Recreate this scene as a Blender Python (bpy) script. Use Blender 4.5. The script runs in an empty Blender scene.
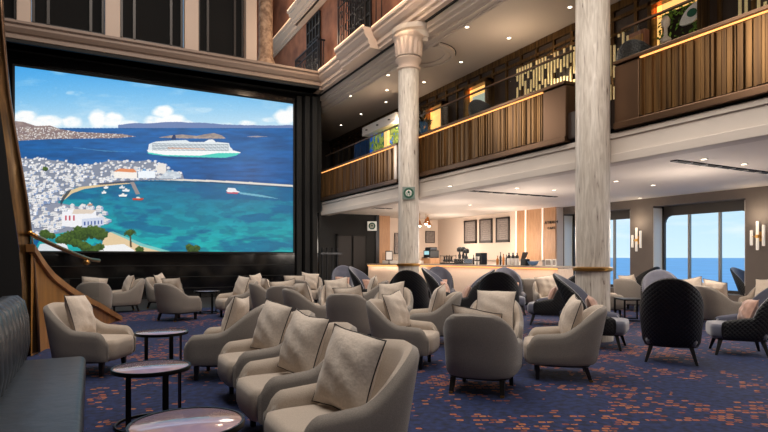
import bpy, math, random
import numpy as np
from mathutils import Vector, Matrix, Euler
random.seed(7); np.random.seed(7)
sc = bpy.context.scene; COL = sc.collection
PI = math.pi
# ------------------------------------------------------------------ camera / measuring
FPX, CX, HZ, CH = 550.0, 384.0, 257.0, 1.45
YAW = math.radians(28.1); S_, C_ = math.sin(YAW), math.cos(YAW)
def ray(u): a = (u-CX)/FPX; return (S_+C_*a, C_-S_*a)          # plan direction per unit depth
def dep(u, v, d): x, y = ray(u); return Vector((x*d, y*d, CH+(HZ-v)*d/FPX))
def atX(u, v, X): return dep(u, v, X/ray(u)[0])
def atY(u, v, Y): return dep(u, v, Y/ray(u)[1])
def atZ(u, v, Z): return dep(u, v, (CH-Z)*FPX/(v-HZ))
cam = bpy.data.cameras.new('camera'); cam.lens = FPX/768*36; cam.sensor_width = 36
cam.shift_y = (HZ-216)/768; cam.clip_end = 20000; cam.clip_start = .05
co = bpy.data.objects.new('camera', cam); COL.objects.link(co); sc.camera = co
co.location = (0, 0, CH); co.rotation_euler = (PI/2, 0, -YAW)
sc.view_settings.view_transform = 'Standard'; sc.view_settings.look = 'None'
sc.view_settings.exposure = 0.0
# ------------------------------------------------------------------ materials
def lin(c): return tuple((x/255/12.92 if x/255 <= .04045 else ((x/255+.055)/1.055)**2.4) for x in c)
MATS = {}
def mat(name, rgb, rough=.6, metal=0, emit=0, var=0, vscale=6, bump=0, bscale=60, stretch=(1,1,1), rgb2=None, sheen=0, coat=0, detail=4, alpha=1):
    m = bpy.data.materials.new(name); m.use_nodes = True; nt = m.node_tree; b = nt.nodes['Principled BSDF']
    c = (*lin(rgb), 1); b.inputs['Base Color'].default_value = c
    b.inputs['Roughness'].default_value = rough; b.inputs['Metallic'].default_value = metal
    if sheen: b.inputs['Sheen Weight'].default_value = sheen; b.inputs['Sheen Roughness'].default_value = .5
    if coat: b.inputs['Coat Weight'].default_value = coat; b.inputs['Coat Roughness'].default_value = .08
    if alpha < 1: b.inputs['Alpha'].default_value = alpha
    if emit: b.inputs['Emission Color'].default_value = c; b.inputs['Emission Strength'].default_value = emit
    if var or rgb2 or bump:
        tc = nt.nodes.new('ShaderNodeTexCoord'); mp = nt.nodes.new('ShaderNodeMapping'); mp.inputs['Scale'].default_value = stretch
        nt.links.new(tc.outputs['Object'], mp.inputs[0])
    if var or rgb2:
        n = nt.nodes.new('ShaderNodeTexNoise'); n.inputs['Scale'].default_value = vscale; n.inputs['Detail'].default_value = detail
        nt.links.new(mp.outputs[0], n.inputs['Vector'])
        r = nt.nodes.new('ShaderNodeValToRGB'); r.color_ramp.elements[0].position = .35; r.color_ramp.elements[1].position = .65
        k = 1-var
        r.color_ramp.elements[0].color = (c[0]*k, c[1]*k, c[2]*k, 1) if not rgb2 else (*lin(rgb2), 1)
        r.color_ramp.elements[1].color = c if rgb2 else (min(1, c[0]*(1+var)), min(1, c[1]*(1+var)), min(1, c[2]*(1+var)), 1)
        nt.links.new(n.outputs[0], r.inputs[0]); nt.links.new(r.outputs[0], b.inputs['Base Color'])
    if bump:
        n2 = nt.nodes.new('ShaderNodeTexNoise'); n2.inputs['Scale'].default_value = bscale; n2.inputs['Detail'].default_value = 3
        nt.links.new(mp.outputs[0], n2.inputs['Vector'])
        bp = nt.nodes.new('ShaderNodeBump'); bp.inputs['Strength'].default_value = bump; bp.inputs['Distance'].default_value = .02
        nt.links.new(n2.outputs[0], bp.inputs['Height']); nt.links.new(bp.outputs[0], b.inputs['Normal'])
    MATS[name] = m; return m
M = {}
M['shell'] = mat('woven grey beige upholstery', (138,130,122), .95, var=.13, vscale=150, bump=.25, bscale=260, sheen=.25, detail=2)
M['lining'] = mat('sand woven upholstery', (176,162,148), .95, var=.08, vscale=120, bump=.2, bscale=240, sheen=.2, detail=2)
M['pillow'] = mat('sand pillow fabric', (202,188,174), .95, var=.07, vscale=60, bump=.25, bscale=22, sheen=.2)
M['piping'] = mat('black piping', (28,26,26), .6)
M['leg'] = mat('black leg', (16,15,16), .35)
M['brass_tip'] = mat('brass leg tip', (190,150,80), .3, 1)
M['velvet'] = mat('lilac grey velvet', (84,86,102), .8, var=.12, vscale=8, sheen=.6)
M['pink'] = mat('dusty pink pillow fabric', (186,146,128), .85, var=.1, vscale=14, bump=.2, bscale=20, sheen=.4)
M['blackmetal'] = mat('black metal', (14,14,15), .35, .6)
M['brass'] = mat('brass', (196,150,84), .28, 1)
M['bronze'] = mat('brushed bronze', (126,98,60), .34, .9, var=.35, vscale=2.5, stretch=(6,6,.4), rgb2=(74,54,34))
M['bronze2'] = mat('smooth bronze frame', (112,86,66), .38, .8)
M['goldrib'] = mat('gold bronze ribs', (132,98,58), .4, .7, vscale=1.6, stretch=(6,6,.3), rgb2=(84,61,38))
M['led'] = mat('warm light strip', (255,176,98), .5, emit=1.7)
M['led2'] = mat('soft warm light strip', (255,206,160), .5, emit=1.5)
M['downlight'] = mat('downlight lens', (255,240,215), .5, emit=8)
M['cream'] = mat('cream painted plaster', (205,194,184), .7, var=.02, vscale=2)
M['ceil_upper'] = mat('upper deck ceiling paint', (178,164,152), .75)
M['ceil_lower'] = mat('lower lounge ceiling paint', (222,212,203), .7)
M['stone_trim'] = mat('moulded stone cornice', (196,174,158), .6)
M['ledge'] = mat('taupe moulded ledge', (140,120,107), .55)
M['terra'] = mat('terracotta stucco', (150,98,72), .75, vscale=1.6, rgb2=(112,68,48), bump=.15, bscale=10)
M['black'] = mat('black gloss panel', (9,9,10), .12, coat=.4)
M['blackmatte'] = mat('black matte panel', (9,8,8), .75)
M['darkbrown'] = mat('dark brown panel', (52,40,34), .45, var=.2, vscale=1.5, stretch=(5,5,.5))
M['greywall'] = mat('warm grey wall', (106,96,90), .7, var=.04, vscale=3)
M['darkframe'] = mat('dark bronze window frame', (58,52,48), .4, .3)
M['alu'] = mat('grey mullion metal', (140,134,126), .4, .5)
M['barwall'] = mat('cream bar wall', (224,206,190), .6)
M['wood'] = mat('light timber slats', (196,152,114), .5, vscale=5, stretch=(8,8,.5), rgb2=(176,132,96))
M['oak'] = mat('honey oak', (184,132,66), .35, vscale=1.2, stretch=(6,6,.4), rgb2=(140,96,46), coat=.3)
M['stone_top'] = mat('bar stone top', (176,160,146), .3, var=.1, vscale=20)
M['stainless'] = mat('stainless steel', (170,168,166), .25, 1)
M['blackplastic'] = mat('black plastic', (18,19,22), .35)
M['screenblue'] = mat('pale display', (150,200,215), .3, emit=.6)
M['white'] = mat('white lacquer', (228,222,216), .4)
M['green'] = mat('dark green print', (24,84,62), .5)
M['blackprint'] = mat('dark brown lettering', (52,42,38), .5)
M['paper'] = mat('printed menu', (120,110,106), .5, vscale=18, rgb2=(146,136,130))
M['copper'] = mat('copper pendant', (176,112,62), .3, 1)
M['bulb'] = mat('lit bulb', (255,236,205), .4, emit=8)
M['iron'] = mat('wrought iron', (26,24,26), .5, .3)
M['darkglass'] = mat('dark window glass', (9,8,8), 1.0)
M['nicheglow'] = mat('amber backlit panel', (255,196,112), .6, emit=1.2, vscale=3, rgb2=(216,150,84))
M['tealglow'] = mat('pale backlit artwork', (190,205,190), .6, emit=.5)
M['leaf'] = mat('green foliage', (130,170,50), .7, vscale=8, rgb2=(50,84,24))
M['blueish'] = mat('blue glaze', (96,128,170), .4)
M['glow_tube'] = mat('frosted glass tube', (235,226,214), .3, emit=.38)
M['gunmetal'] = mat('gunmetal stand', (60,62,66), .35, .7)
M['sculpt'] = mat('dark sculpted leaves', (42,36,26), .5, .4)
M['satin'] = mat('satin metal post', (176,162,150), .35, .6)
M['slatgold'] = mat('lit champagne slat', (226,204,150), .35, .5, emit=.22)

def blender_glass(name, tint, rough=.02, base=.03, k=.45):
    m = bpy.data.materials.new(name); m.use_nodes = True; nt = m.node_tree; nt.nodes.clear()
    o = nt.nodes.new('ShaderNodeOutputMaterial'); t = nt.nodes.new('ShaderNodeBsdfTransparent'); g = nt.nodes.new('ShaderNodeBsdfGlossy')
    t.inputs[0].default_value = (*tint, 1); g.inputs['Roughness'].default_value = rough
    lw = nt.nodes.new('ShaderNodeLayerWeight'); lw.inputs[0].default_value = .5
    pw = nt.nodes.new('ShaderNodeMath'); pw.operation = 'POWER'; pw.inputs[1].default_value = 5; nt.links.new(lw.outputs['Facing'], pw.inputs[0])
    ma = nt.nodes.new('ShaderNodeMath'); ma.operation = 'MULTIPLY_ADD'; ma.inputs[1].default_value = k; ma.inputs[2].default_value = base; nt.links.new(pw.outputs[0], ma.inputs[0])
    mx = nt.nodes.new('ShaderNodeMixShader'); nt.links.new(ma.outputs[0], mx.inputs[0]); nt.links.new(t.outputs[0], mx.inputs[1]); nt.links.new(g.outputs[0], mx.inputs[2])
    nt.links.new(mx.outputs[0], o.inputs[0]); return m
M['glass'] = blender_glass('clear glass', (.93,.95,.95))
M['winglass'] = blender_glass('window glass', (.98,.99,1), base=.0, k=.05)

def mat_marble():
    m = mat('veined marble', (206,196,184), .38); nt = m.node_tree; b = nt.nodes['Principled BSDF']
    tc = nt.nodes.new('ShaderNodeTexCoord'); mp = nt.nodes.new('ShaderNodeMapping'); mp.inputs['Scale'].default_value = (13,13,1.5)
    nt.links.new(tc.outputs['Object'], mp.inputs[0])
    n = nt.nodes.new('ShaderNodeTexNoise'); n.inputs['Scale'].default_value = 1.6; n.inputs['Detail'].default_value = 8; n.inputs['Distortion'].default_value = .8
    nt.links.new(mp.outputs[0], n.inputs['Vector'])
    r = nt.nodes.new('ShaderNodeValToRGB'); e = r.color_ramp.elements
    e[0].position = .30; e[0].color = (*lin((120,108,98)),1); e[1].position = .62; e[1].color = (*lin((222,213,202)),1)
    x = e.new(.36); x.color = (*lin((190,178,166)),1); x = e.new(.5); x.color = (*lin((206,196,184)),1)
    nt.links.new(n.outputs[0], r.inputs[0]); nt.links.new(r.outputs[0], b.inputs['Base Color']); return m
M['marble'] = mat_marble()
M['stone'] = mat('rough lit stone', (176,146,120), .7, vscale=6, rgb2=(118,90,70), bump=.6, bscale=14)

def mat_quilt():
    m = mat('black quilted leather', (11,11,13), .5); nt = m.node_tree; b = nt.nodes['Principled BSDF']
    uv = nt.nodes.new('ShaderNodeUVMap'); uv.uv_map = 'UVMap'
    sx = nt.nodes.new('ShaderNodeSeparateXYZ'); nt.links.new(uv.outputs[0], sx.inputs[0])
    def mth(op, a, bb=None):
        n = nt.nodes.new('ShaderNodeMath'); n.operation = op
        for i, q in enumerate((a, bb)):
            if q is None: continue
            if isinstance(q, (int, float)): n.inputs[i].default_value = q
            else: nt.links.new(q, n.inputs[i])
        return n.outputs[0]
    p = mth('ADD', sx.outputs[0], sx.outputs[1]); q = mth('SUBTRACT', sx.outputs[0], sx.outputs[1])
    h = mth('MULTIPLY', mth('ABSOLUTE', mth('SINE', mth('MULTIPLY', p, 52))), mth('ABSOLUTE', mth('SINE', mth('MULTIPLY', q, 52))))
    h = mth('POWER', h, .45)
    bp = nt.nodes.new('ShaderNodeBump'); bp.inputs['Strength'].default_value = .45; bp.inputs['Distance'].default_value = .02
    nt.links.new(h, bp.inputs['Height']); nt.links.new(bp.outputs[0], b.inputs['Normal'])
    return m
M['quilt'] = mat_quilt()

def mat_carpet():
    m = mat('navy carpet with rust flecks', (38,44,78), .95); nt = m.node_tree; b = nt.nodes['Principled BSDF']; N = nt.nodes.new; L = nt.links.new
    tc = N('ShaderNodeTexCoord'); mp = N('ShaderNodeMapping'); mp.inputs['Rotation'].default_value = (0,0,YAW); L(tc.outputs['Object'], mp.inputs[0])
    def mth(op, a, bb=None, c=None):
        n = N('ShaderNodeMath'); n.operation = op
        for i, q in enumerate((a, bb, c)):
            if q is None: continue
            if isinstance(q, (int, float)): n.inputs[i].default_value = q
            else: L(q, n.inputs[i])
        return n.outputs[0]
    sx = N('ShaderNodeSeparateXYZ'); L(mp.outputs[0], sx.inputs[0])
    row = mth('FLOOR', mth('MULTIPLY', sx.outputs[1], 1/.06)); fy = mth('FRACT', mth('MULTIPLY', sx.outputs[1], 1/.06))
    xx = mth('ADD', mth('MULTIPLY', sx.outputs[0], 1/.075), mth('MULTIPLY', row, .5))
    cx = mth('FLOOR', xx); fx = mth('FRACT', xx)
    cv = N('ShaderNodeCombineXYZ'); L(cx, cv.inputs[0]); L(row, cv.inputs[1])
    wn = N('ShaderNodeTexWhiteNoise'); wn.noise_dimensions = '2D'; L(cv.outputs[0], wn.inputs['Vector'])
    nz = N('ShaderNodeTexNoise'); nz.inputs['Scale'].default_value = .9; nz.inputs['Detail'].default_value = 5; nz.inputs['Roughness'].default_value = .62; L(mp.outputs[0], nz.inputs['Vector'])
    dens = N('ShaderNodeMapRange'); dens.inputs[1].default_value = .47; dens.inputs[2].default_value = .70; dens.inputs[3].default_value = 0; dens.inputs[4].default_value = .85
    L(nz.outputs[0], dens.inputs[0])
    on = mth('LESS_THAN', wn.outputs['Value'], dens.outputs[0])
    dx = mth('ABSOLUTE', mth('SUBTRACT', fx, .5)); dy = mth('ABSOLUTE', mth('SUBTRACT', fy, .5))
    inside = mth('LESS_THAN', mth('ADD', mth('POWER', mth('MULTIPLY', dx, 2.15), 3), mth('POWER', mth('MULTIPLY', dy, 2.5), 3)), .8)
    core = mth('GREATER_THAN', mth('ADD', mth('POWER', mth('MULTIPLY', dx, 3.6), 2), mth('POWER', mth('MULTIPLY', dy, 4.6), 2)), .28)
    mask = mth('MULTIPLY', on, inside)
    cr = N('ShaderNodeValToRGB'); e = cr.color_ramp.elements
    e[0].position = 0; e[0].color = (*lin((160,78,40)),1); e[1].position = 1; e[1].color = (*lin((96,52,44)),1)
    x = e.new(.35); x.color = (*lin((176,108,54)),1); x = e.new(.7); x.color = (*lin((126,62,38)),1)
    L(wn.outputs['Color'], cr.inputs[0])
    n2 = N('ShaderNodeTexNoise'); n2.inputs['Scale'].default_value = 14; n2.inputs['Detail'].default_value = 6; L(mp.outputs[0], n2.inputs['Vector'])
    br = N('ShaderNodeValToRGB'); br.color_ramp.elements[0].position = .35; br.color_ramp.elements[1].position = .68
    br.color_ramp.elements[0].color = (*lin((9,18,46)),1); br.color_ramp.elements[1].color = (*lin((26,44,92)),1); L(n2.outputs[0], br.inputs[0])
    mx0 = N('ShaderNodeMixRGB'); L(mth('MULTIPLY', core, .0), mx0.inputs[0]); L(cr.outputs[0], mx0.inputs[1]); L(cr.outputs[0], mx0.inputs[2])
    dk = N('ShaderNodeMixRGB'); dk.blend_type = 'MULTIPLY'; dk.inputs[2].default_value = (.55,.5,.55,1); L(mth('SUBTRACT', 1, core), dk.inputs[0]); L(cr.outputs[0], dk.inputs[1])
    mx = N('ShaderNodeMixRGB'); L(mth('MULTIPLY', mask, .78), mx.inputs[0]); L(br.outputs[0], mx.inputs[1]); L(dk.outputs[0], mx.inputs[2])
    L(mx.outputs[0], b.inputs['Base Color']); return m
M['carpet'] = mat_carpet()
M['darkfloor'] = mat('dark stone floor', (52,50,52), .3, var=.1, vscale=3)

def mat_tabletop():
    m = mat('table top with painted screen reflection', (206,172,156), .12, .1, vscale=2.6, rgb2=(164,146,172), coat=.6); return m  # violet patches paint the screen's reflection into the pinkish top
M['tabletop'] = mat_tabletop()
M['leather'] = mat('dark blue grey leather', (40,46,54), .36, var=.1, vscale=5, bump=.35, bscale=6)

# ------------------------------------------------------------------ mesh builder
class MB:
    def __init__(s): s.v = []; s.f = []; s.uv = None
    def add(s, vs, fs):
        o = len(s.v); s.v += [tuple(v) for v in vs]; s.f += [tuple(i+o for i in f) for f in fs]; return s
    def box(s, c, d, rot=None, taper=1, skew=(0,0)):
        x, y, z = d[0]/2, d[1]/2, d[2]/2; vs = []
        for k in (-1, 1):
            t = taper if k < 0 else 1
            for (i, j) in ((-1,-1),(1,-1),(1,1),(-1,1)):
                p = Vector((i*x*t, j*y*t, k*z))
                if k < 0: p.x += skew[0]; p.y += skew[1]
                if rot is not None: p = rot @ p
                vs.append(p+Vector(c))
        return s.add(vs, [(0,3,2,1),(4,5,6,7),(0,1,5,4),(1,2,6,5),(2,3,7,6),(3,0,4,7)])
    def b2(s, a, b): return s.box([(a[i]+b[i])/2 for i in range(3)], [abs(b[i]-a[i]) for i in range(3)])
    def lathe(s, prof, c=(0,0,0), n=32, cap=True):
        vs = []; fs = []; m = len(prof)
        for i in range(n):
            a = 2*PI*i/n
            for (r, z) in prof: vs.append((c[0]+r*math.cos(a), c[1]+r*math.sin(a), c[2]+z))
        for i in range(n):
            j = (i+1) % n
            for k in range(m-1): fs.append((i*m+k, j*m+k, j*m+k+1, i*m+k+1))
        if cap: fs.append(tuple(i*m for i in range(n))[::-1]); fs.append(tuple(i*m+m-1 for i in range(n)))
        return s.add(vs, fs)
    def tube(s, path, r, n=8, closed=False):
        P = [Vector(p) for p in path]; m = len(P); vs = []; fs = []
        for i, p in enumerate(P):
            if closed: t = (P[(i+1) % m]-P[i-1])
            else: t = P[min(i+1, m-1)]-P[max(i-1, 0)]
            t.normalize(); up = Vector((0,0,1)) if abs(t.z) < .95 else Vector((1,0,0))
            a = t.cross(up).normalized(); b = t.cross(a)
            rr = r[i] if isinstance(r, (list, tuple)) else r
            for k in range(n): q = 2*PI*k/n; vs.append(p+a*math.cos(q)*rr+b*math.sin(q)*rr)
        for i in range(m if closed else m-1):
            j = (i+1) % m
            for k in range(n): l = (k+1) % n; fs.append((i*n+k, i*n+l, j*n+l, j*n+k))
        if not closed: fs.append(tuple(range(n))[::-1]); fs.append(tuple((m-1)*n+k for k in range(n)))
        return s.add(vs, fs)
    def sweep(s, prof, A, B, out, up=(0,0,1)):        # profile (out, up) swept straight from A to B
        A, B, out, up = map(Vector, (A, B, out, up)); m = len(prof)
        vs = [E+out*o+up*z for E in (A, B) for (o, z) in prof]
        return s.add(vs, [(k, (k+1) % m, m+(k+1) % m, m+k) for k in range(m)]+[tuple(range(m))[::-1], tuple(range(m, 2*m))])
    def prism(s, poly, axis, a, b):                      # poly of 2D points, extruded along axis 0/1/2
        def P(p, t):
            q = list(p); q.insert(axis, t); return q
        m = len(poly)
        return s.add([P(p, a) for p in poly]+[P(p, b) for p in poly], [tuple(range(m))[::-1], tuple(range(m, 2*m))]+[(k, (k+1) % m, m+(k+1) % m, m+k) for k in range(m)])
    def grid(s, fn, nu, nv, closed_u=False):
        vs = [fn(i/(nu if closed_u else nu-1), j/(nv-1)) for i in range(nu) for j in range(nv)]; fs = []
        for i in range(nu if closed_u else nu-1):
            ii = (i+1) % nu
            for j in range(nv-1): fs.append((i*nv+j, ii*nv+j, ii*nv+j+1, i*nv+j+1))
        return s.add(vs, fs)
    def build(s, name, m, parent=None, smooth=False, bevel=0, sub=0, loc=None, seg=2, fix=True):
        me = bpy.data.meshes.new(name); me.from_pydata(s.v, [], s.f)
        if s.uv is not None:
            ul = me.uv_layers.new(name='UVMap'); idx = np.zeros(len(me.loops), dtype=np.int32); me.loops.foreach_get('vertex_index', idx)
            ul.data.foreach_set('uv', np.array(s.uv, dtype=np.float32)[idx].ravel())
        me.materials.append(m)
        if fix:
            import bmesh
            bm = bmesh.new(); bm.from_mesh(me); bmesh.ops.recalc_face_normals(bm, faces=bm.faces); bm.to_mesh(me); bm.free()
        if smooth:
            me.polygons.foreach_set('use_smooth', [True]*len(me.polygons))
            if smooth == 'auto':
                try: me.set_sharp_from_angle(angle=math.radians(50))
                except Exception: pass
        o = bpy.data.objects.new(name, me); COL.objects.link(o)
        if parent: o.parent = parent
        if loc: o.location = loc
        if bevel:
            b = o.modifiers.new('bevel', 'BEVEL'); b.width = bevel; b.segments = seg; b.limit_method = 'ANGLE'
        if sub:
            q = o.modifiers.new('sub', 'SUBSURF'); q.levels = sub; q.render_levels = sub
        return o
def tag(o, label=None, cat=None, group=None, kind=None):
    if label: o['label'] = label
    if cat: o['category'] = cat
    if group: o['group'] = group
    if kind: o['kind'] = kind
    return o
def empty(name, loc=(0,0,0), rz=0, label=None, cat=None, group=None):
    o = bpy.data.objects.new(name, None); COL.objects.link(o); o.empty_display_size = .1
    o.location = loc; o.rotation_euler = (0,0,rz); return tag(o, label, cat, group)
def struct(o): o['kind'] = 'structure'; return o
def kids(o): return [c for c in bpy.data.objects if c.parent == o]
def copy_tree(o, parent=None):
    c = o.copy(); COL.objects.link(c)
    if parent: c.parent = parent
    for ch in CH_MAP.get(o.name, []): copy_tree(ch, c)
    return c
CH_MAP = {}
def remember(root):
    ks = kids(root); CH_MAP[root.name] = ks
    for k in ks: remember(k)
Z = lambda a, b, n: [a+(b-a)*i/(n-1) for i in range(n)]

# ------------------------------------------------------------------ room shell
XB = 8.0            # balcony plane
YS = 20.5           # screen wall plane
ZC1, ZC2 = 3.2, 7.35
struct(MB().b2((-7,-5,-.2),(15.4,16.3,0)).build('floor', M['carpet']))
struct(MB().b2((-7,16.3,-.2),(15.4,22.2,0)).build('floor', M['darkfloor']))
struct(MB().b2((-7.2,-5,0),(-7,28,16)).build('wall_left', M['darkbrown']))
struct(MB().b2((-7,-5.2,0),(15.4,-5,16)).build('wall_behind', M['darkbrown']))
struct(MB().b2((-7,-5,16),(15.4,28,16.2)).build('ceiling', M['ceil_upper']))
# screen wall, black, below the ledge
m = MB(); m.b2((-7,YS,0),(8.12,YS+.3,8.2)); struct(m.build('wall_screen', M['black']))
m = MB()
for z in Z(.35, 1.55, 4): m.b2((-7,YS-.03,z-.012),(7.0,YS,z+.012))
struct(m.build('trim_1', M['blackmatte']))
# dark stepped return right of the screen (pilasters)
m = MB()
for i, x in enumerate((7.05, 7.35, 7.62)): m.b2((x, YS-.15-.1*i, 0), (x+.2, YS, 7.7))
struct(m.build('trim_2', M['blackmatte'], bevel=.02))
# soffit beneath ledge
struct(MB().b2((-7,19.65,7.86),(7.7,YS,7.95)).build('ceiling_soffit', M['blackmatte']))
# ledge (moulded), sweeps along X
PROF = [(0,0),(-.10,0),(-.10,.10),(-.16,.13),(-.16,.26),(-.22,.30),(-.30,.42),(-.30,.50),(-.36,.54),(-.36,.62),(.5,.62),(.5,0)]
led_prof = [(-.355,.625),(-.30,.625),(-.30,.655),(-.355,.655)]
LZ = 7.86
struct(MB().sweep(PROF, (-7,19.85,LZ), (7.95,19.85,LZ), (0,1,0)).build('trim_ledge', M['ledge'], bevel=.01))
# right cornice along Y with the projecting block below the balcony door
m = MB(); m.sweep(PROF, (7.95,20.2,LZ), (7.95,17.15,LZ), (1,0,0)); m.sweep(PROF, (7.65,17.25,LZ), (7.65,15.05,LZ), (1,0,0)); m.sweep(PROF, (7.95,15.15,LZ), (7.95,-4.9,LZ), (1,0,0))
m.b2((7.25,17.25,LZ+.15),(7.4,17.0,LZ+.5)) if False else None
struct(m.build('trim_cornice', M['stone_trim'], bevel=.01))
m = MB(); m.sweep(led_prof, (7.95,19.5,LZ), (7.95,17.25,LZ), (1,0,0)); m.sweep(led_prof, (7.65,17.25,LZ), (7.65,15.05,LZ), (1,0,0)); m.sweep(led_prof, (7.95,15.05,LZ), (7.95,-4.9,LZ), (1,0,0))
tag(m.build('light_strip', M['led2']), 'thin warm line of light along the top lip of the lower stone cornice', 'light strip')
# moulding below cornice down to upper ceiling
FP = [(0,.48),(0,.30),(.08,.28),(.08,.20),(.22,.16),(.22,.08),(.38,.04),(.38,-.01),(.42,-.01),(.42,.48)]
struct(MB().sweep(FP, (8.05,26,ZC2), (8.05,-4.9,ZC2), (1,0,0)).build('trim_3', M['ceil_upper']))
struct(MB().b2((8.0,-4.9,ZC2+.46),(8.3,20.4,ZC2+.52)).build('trim_4', M['blackmatte']))
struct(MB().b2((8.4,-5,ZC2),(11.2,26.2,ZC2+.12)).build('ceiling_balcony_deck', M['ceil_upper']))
# round plaster ring where the column meets the ceiling
def arc_lathe(prof, c, a0, a1, n=40):
    m = MB(); k = len(prof)
    vs = [(c[0]+r*math.cos(a0+(a1-a0)*i/n), c[1]+r*math.sin(a0+(a1-a0)*i/n), c[2]+z) for i in range(n+1) for (r, z) in prof]
    m.add(vs, [(i*k+j, (i+1)*k+j, (i+1)*k+j+1, i*k+j+1) for i in range(n) for j in range(k-1)]); return m
struct(arc_lathe([(.45,.0),(.60,0),(.60,.10),(.64,.12),(.64,.30),(.70,.34),(.70,.48)], (8.15,13.3,ZC2), PI/2, PI*1.5).build('trim_5', M['ceil_upper'], smooth='auto'))
struct(arc_lathe([(.74,.0),(.74,-.03),(.82,-.06),(.90,-.06),(.93,-.03),(.93,-.08),(1.04,-.08),(1.04,0)], (8.45,13.65,ZC2), -PI*.5, PI*.5).build('trim_16', M['ceil_upper'], smooth='auto'))
struct(arc_lathe([(1.04,-.004),(1.075,-.004)], (8.45,13.65,ZC2), -PI*.5, PI*.5).build('trim_18', M['blackmatte']))
# upper terracotta facade
m = MB(); m.b2((8.25,-5,8.3),(8.5,27.8,16)); struct(m.build('wall_facade', M['terra']))
struct(MB().b2((5.9,27.6,8.3),(8.4,27.8,16)).build('wall_facade_end', M['terra']))
# upper cornice on facade
UP = [(0,0),(-.06,0),(-.06,.08),(-.14,.12),(-.14,.22),(-.28,.34),(-.28,.42),(-.36,.46),(-.36,.54),(.1,.54),(.1,0)]
UZ = 11.6
m = MB(); m.sweep(UP, (8.25,27.6,UZ), (8.25,23.1,UZ), (1,0,0)); m.sweep(UP, (7.9,23.1,UZ), (7.9,20.0,UZ), (1,0,0)); m.sweep(UP, (8.25,20.0,UZ), (8.25,-4.9,UZ), (1,0,0))
m.b2((7.9,20.0,UZ),(8.3,23.1,UZ+.5))
struct(m.build('trim_6', M['stone_trim'], bevel=.01))
lp = [(-.35,.545),(-.30,.545),(-.30,.575),(-.35,.575)]
m = MB(); m.sweep(lp, (8.25,27.6,UZ), (8.25,23.1,UZ), (1,0,0)); m.sweep(lp, (7.9,23.1,UZ), (7.9,20.0,UZ), (1,0,0)); m.sweep(lp, (8.25,20,UZ), (8.25,8,UZ), (1,0,0))
tag(m.build('light_strip', M['led2']), 'thin warm line of light on the upper cornice of the terracotta facade', 'light strip')
# wall above the ledge : posts, dark windows
px = lambda u: 19.95*ray(u)[0]/ray(u)[1]
posts = [(-6.9,-6.3)]+[(px(a), px(b)) for a, b in ((17,31),(105,120),(184,198),(245,256))]
m = MB()
for a, b in posts: m.b2((a,19.8,8.45),(b,20.1,16))
m.b2((-7,19.9,8.45),(px(257),20.05,8.6))
struct(m.build('wall_gallery', M['stone_trim'], bevel=.02))
ed = [(-6.3, px(17)), (px(31), px(105)), (px(120), px(184)), (px(198), px(245))]
for i, (a, b) in enumerate(ed):
    w = empty('window_%d' % (i+1), ((a+b)/2, 20.15, 8.6)); struct(w)
    W = b-a
    MB().b2((-W/2,0,0),(W/2,.04,7.3)).build('pane', M['darkglass'], w)
    m = MB()
    for x in (-W/2+.05, -W*.28, W*.3, W/2-.05): m.b2((x-.04,-.06,0),(x+.04,.0,7.3))
    m.b2((-W/2,-.06,0),(W/2,0,.12)); m.b2((-W/2,-.06,2.9),(W/2,0,3.05))
    m.build('window_frame', M['darkframe'], w)
# rough stone pier at the gallery corner
p = empty('stone_pier', (px(268),20.25,8.48), 0, 'rough honey stone pier standing on the ledge corner beside the terracotta facade', 'pier')
pr = [(.40,0),(.40,.12),(.32,.3),(.27,.5),(.26,1.0),(.26,7.4)]
MB().lathe(pr, n=28).build('shaft', M['stone'], p, smooth='auto')
tag(MB().b2((-6.99,19.78,8.46),(-6.4,19.8,12)).build('gold_mosaic_panel', M['goldrib']), 'gold glittering mosaic strip at the far left above the ledge', 'panel') if False else None

# french doors + wrought iron balconets
def french(y0, y1, z0, z1, label):
    d = empty('french_door', (8.22,(y0+y1)/2,z0), 0, label, 'door'); W = abs(y0-y1); H = z1-z0
    MB().b2((0,-W/2,0),(.03,W/2,H)).build('glass_pane', M['darkglass'], d)
    m = MB()
    for k in range(5):
        y = -W/2+W*k/4; m.b2((-.05,y-.03,0),(0,y+.03,H))
    for k in range(7):
        z = H*k/6; m.b2((-.05,-W/2,z-.03),(0,W/2,z+.03))
    m.build('door_frame', M['iron'], d)
def balconet(y0, y1, xf, z0, h, label):
    d = empty('balcony_railing', (xf,(y0+y1)/2,z0), 0, label, 'railing', 'wrought iron railings on the terracotta facade'); W = abs(y1-y0)
    m = MB(); D = 8.2-xf
    m.b2((-.03,-W/2,h-.06),(.03,W/2,h)); m.b2((-.02,-W/2,0),(.02,W/2,.05)); m.b2((-.02,-W/2,h*.78),(.02,W/2,h*.78+.03))
    for s in (-1, 1): m.b2((-.02,s*W/2-.02,0),(.02,s*W/2+.02,h)); m.b2((0,s*W/2-.02,h-.06),(D,s*W/2+.02,h)); m.b2((0,s*W/2-.02,0),(D,s*W/2+.02,.05))
    m.build('rail', M['iron'], d)
    m = MB(); n = int(W/.13)
    for k in range(n+1): y = -W/2+W*k/n; m.box((0,y,h/2), (.022,.022,h))
    for s in (-1, 1):
        for k in range(4): m.box((D*k/4, s*W/2, h/2), (.022,.022,h))
    m.build('baluster_row', M['iron'], d)
    m = MB(); n2 = max(3, int(W/.42))
    for k in range(n2):
        yc = -W/2+W*(k+.5)/n2
        for zc, r in ((h*.30,.17),(h*.60,.13)):
            m.tube([(0,yc+r*math.cos(q*PI/8), zc+r*math.sin(q*PI/8)) for q in range(16)], .016, 6, closed=True)
    m.build('scrollwork', M['iron'], d)
french(22.35,20.9,8.55,11.45,'far dark lattice glass door behind the smaller iron railing on the terracotta facade')
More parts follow.
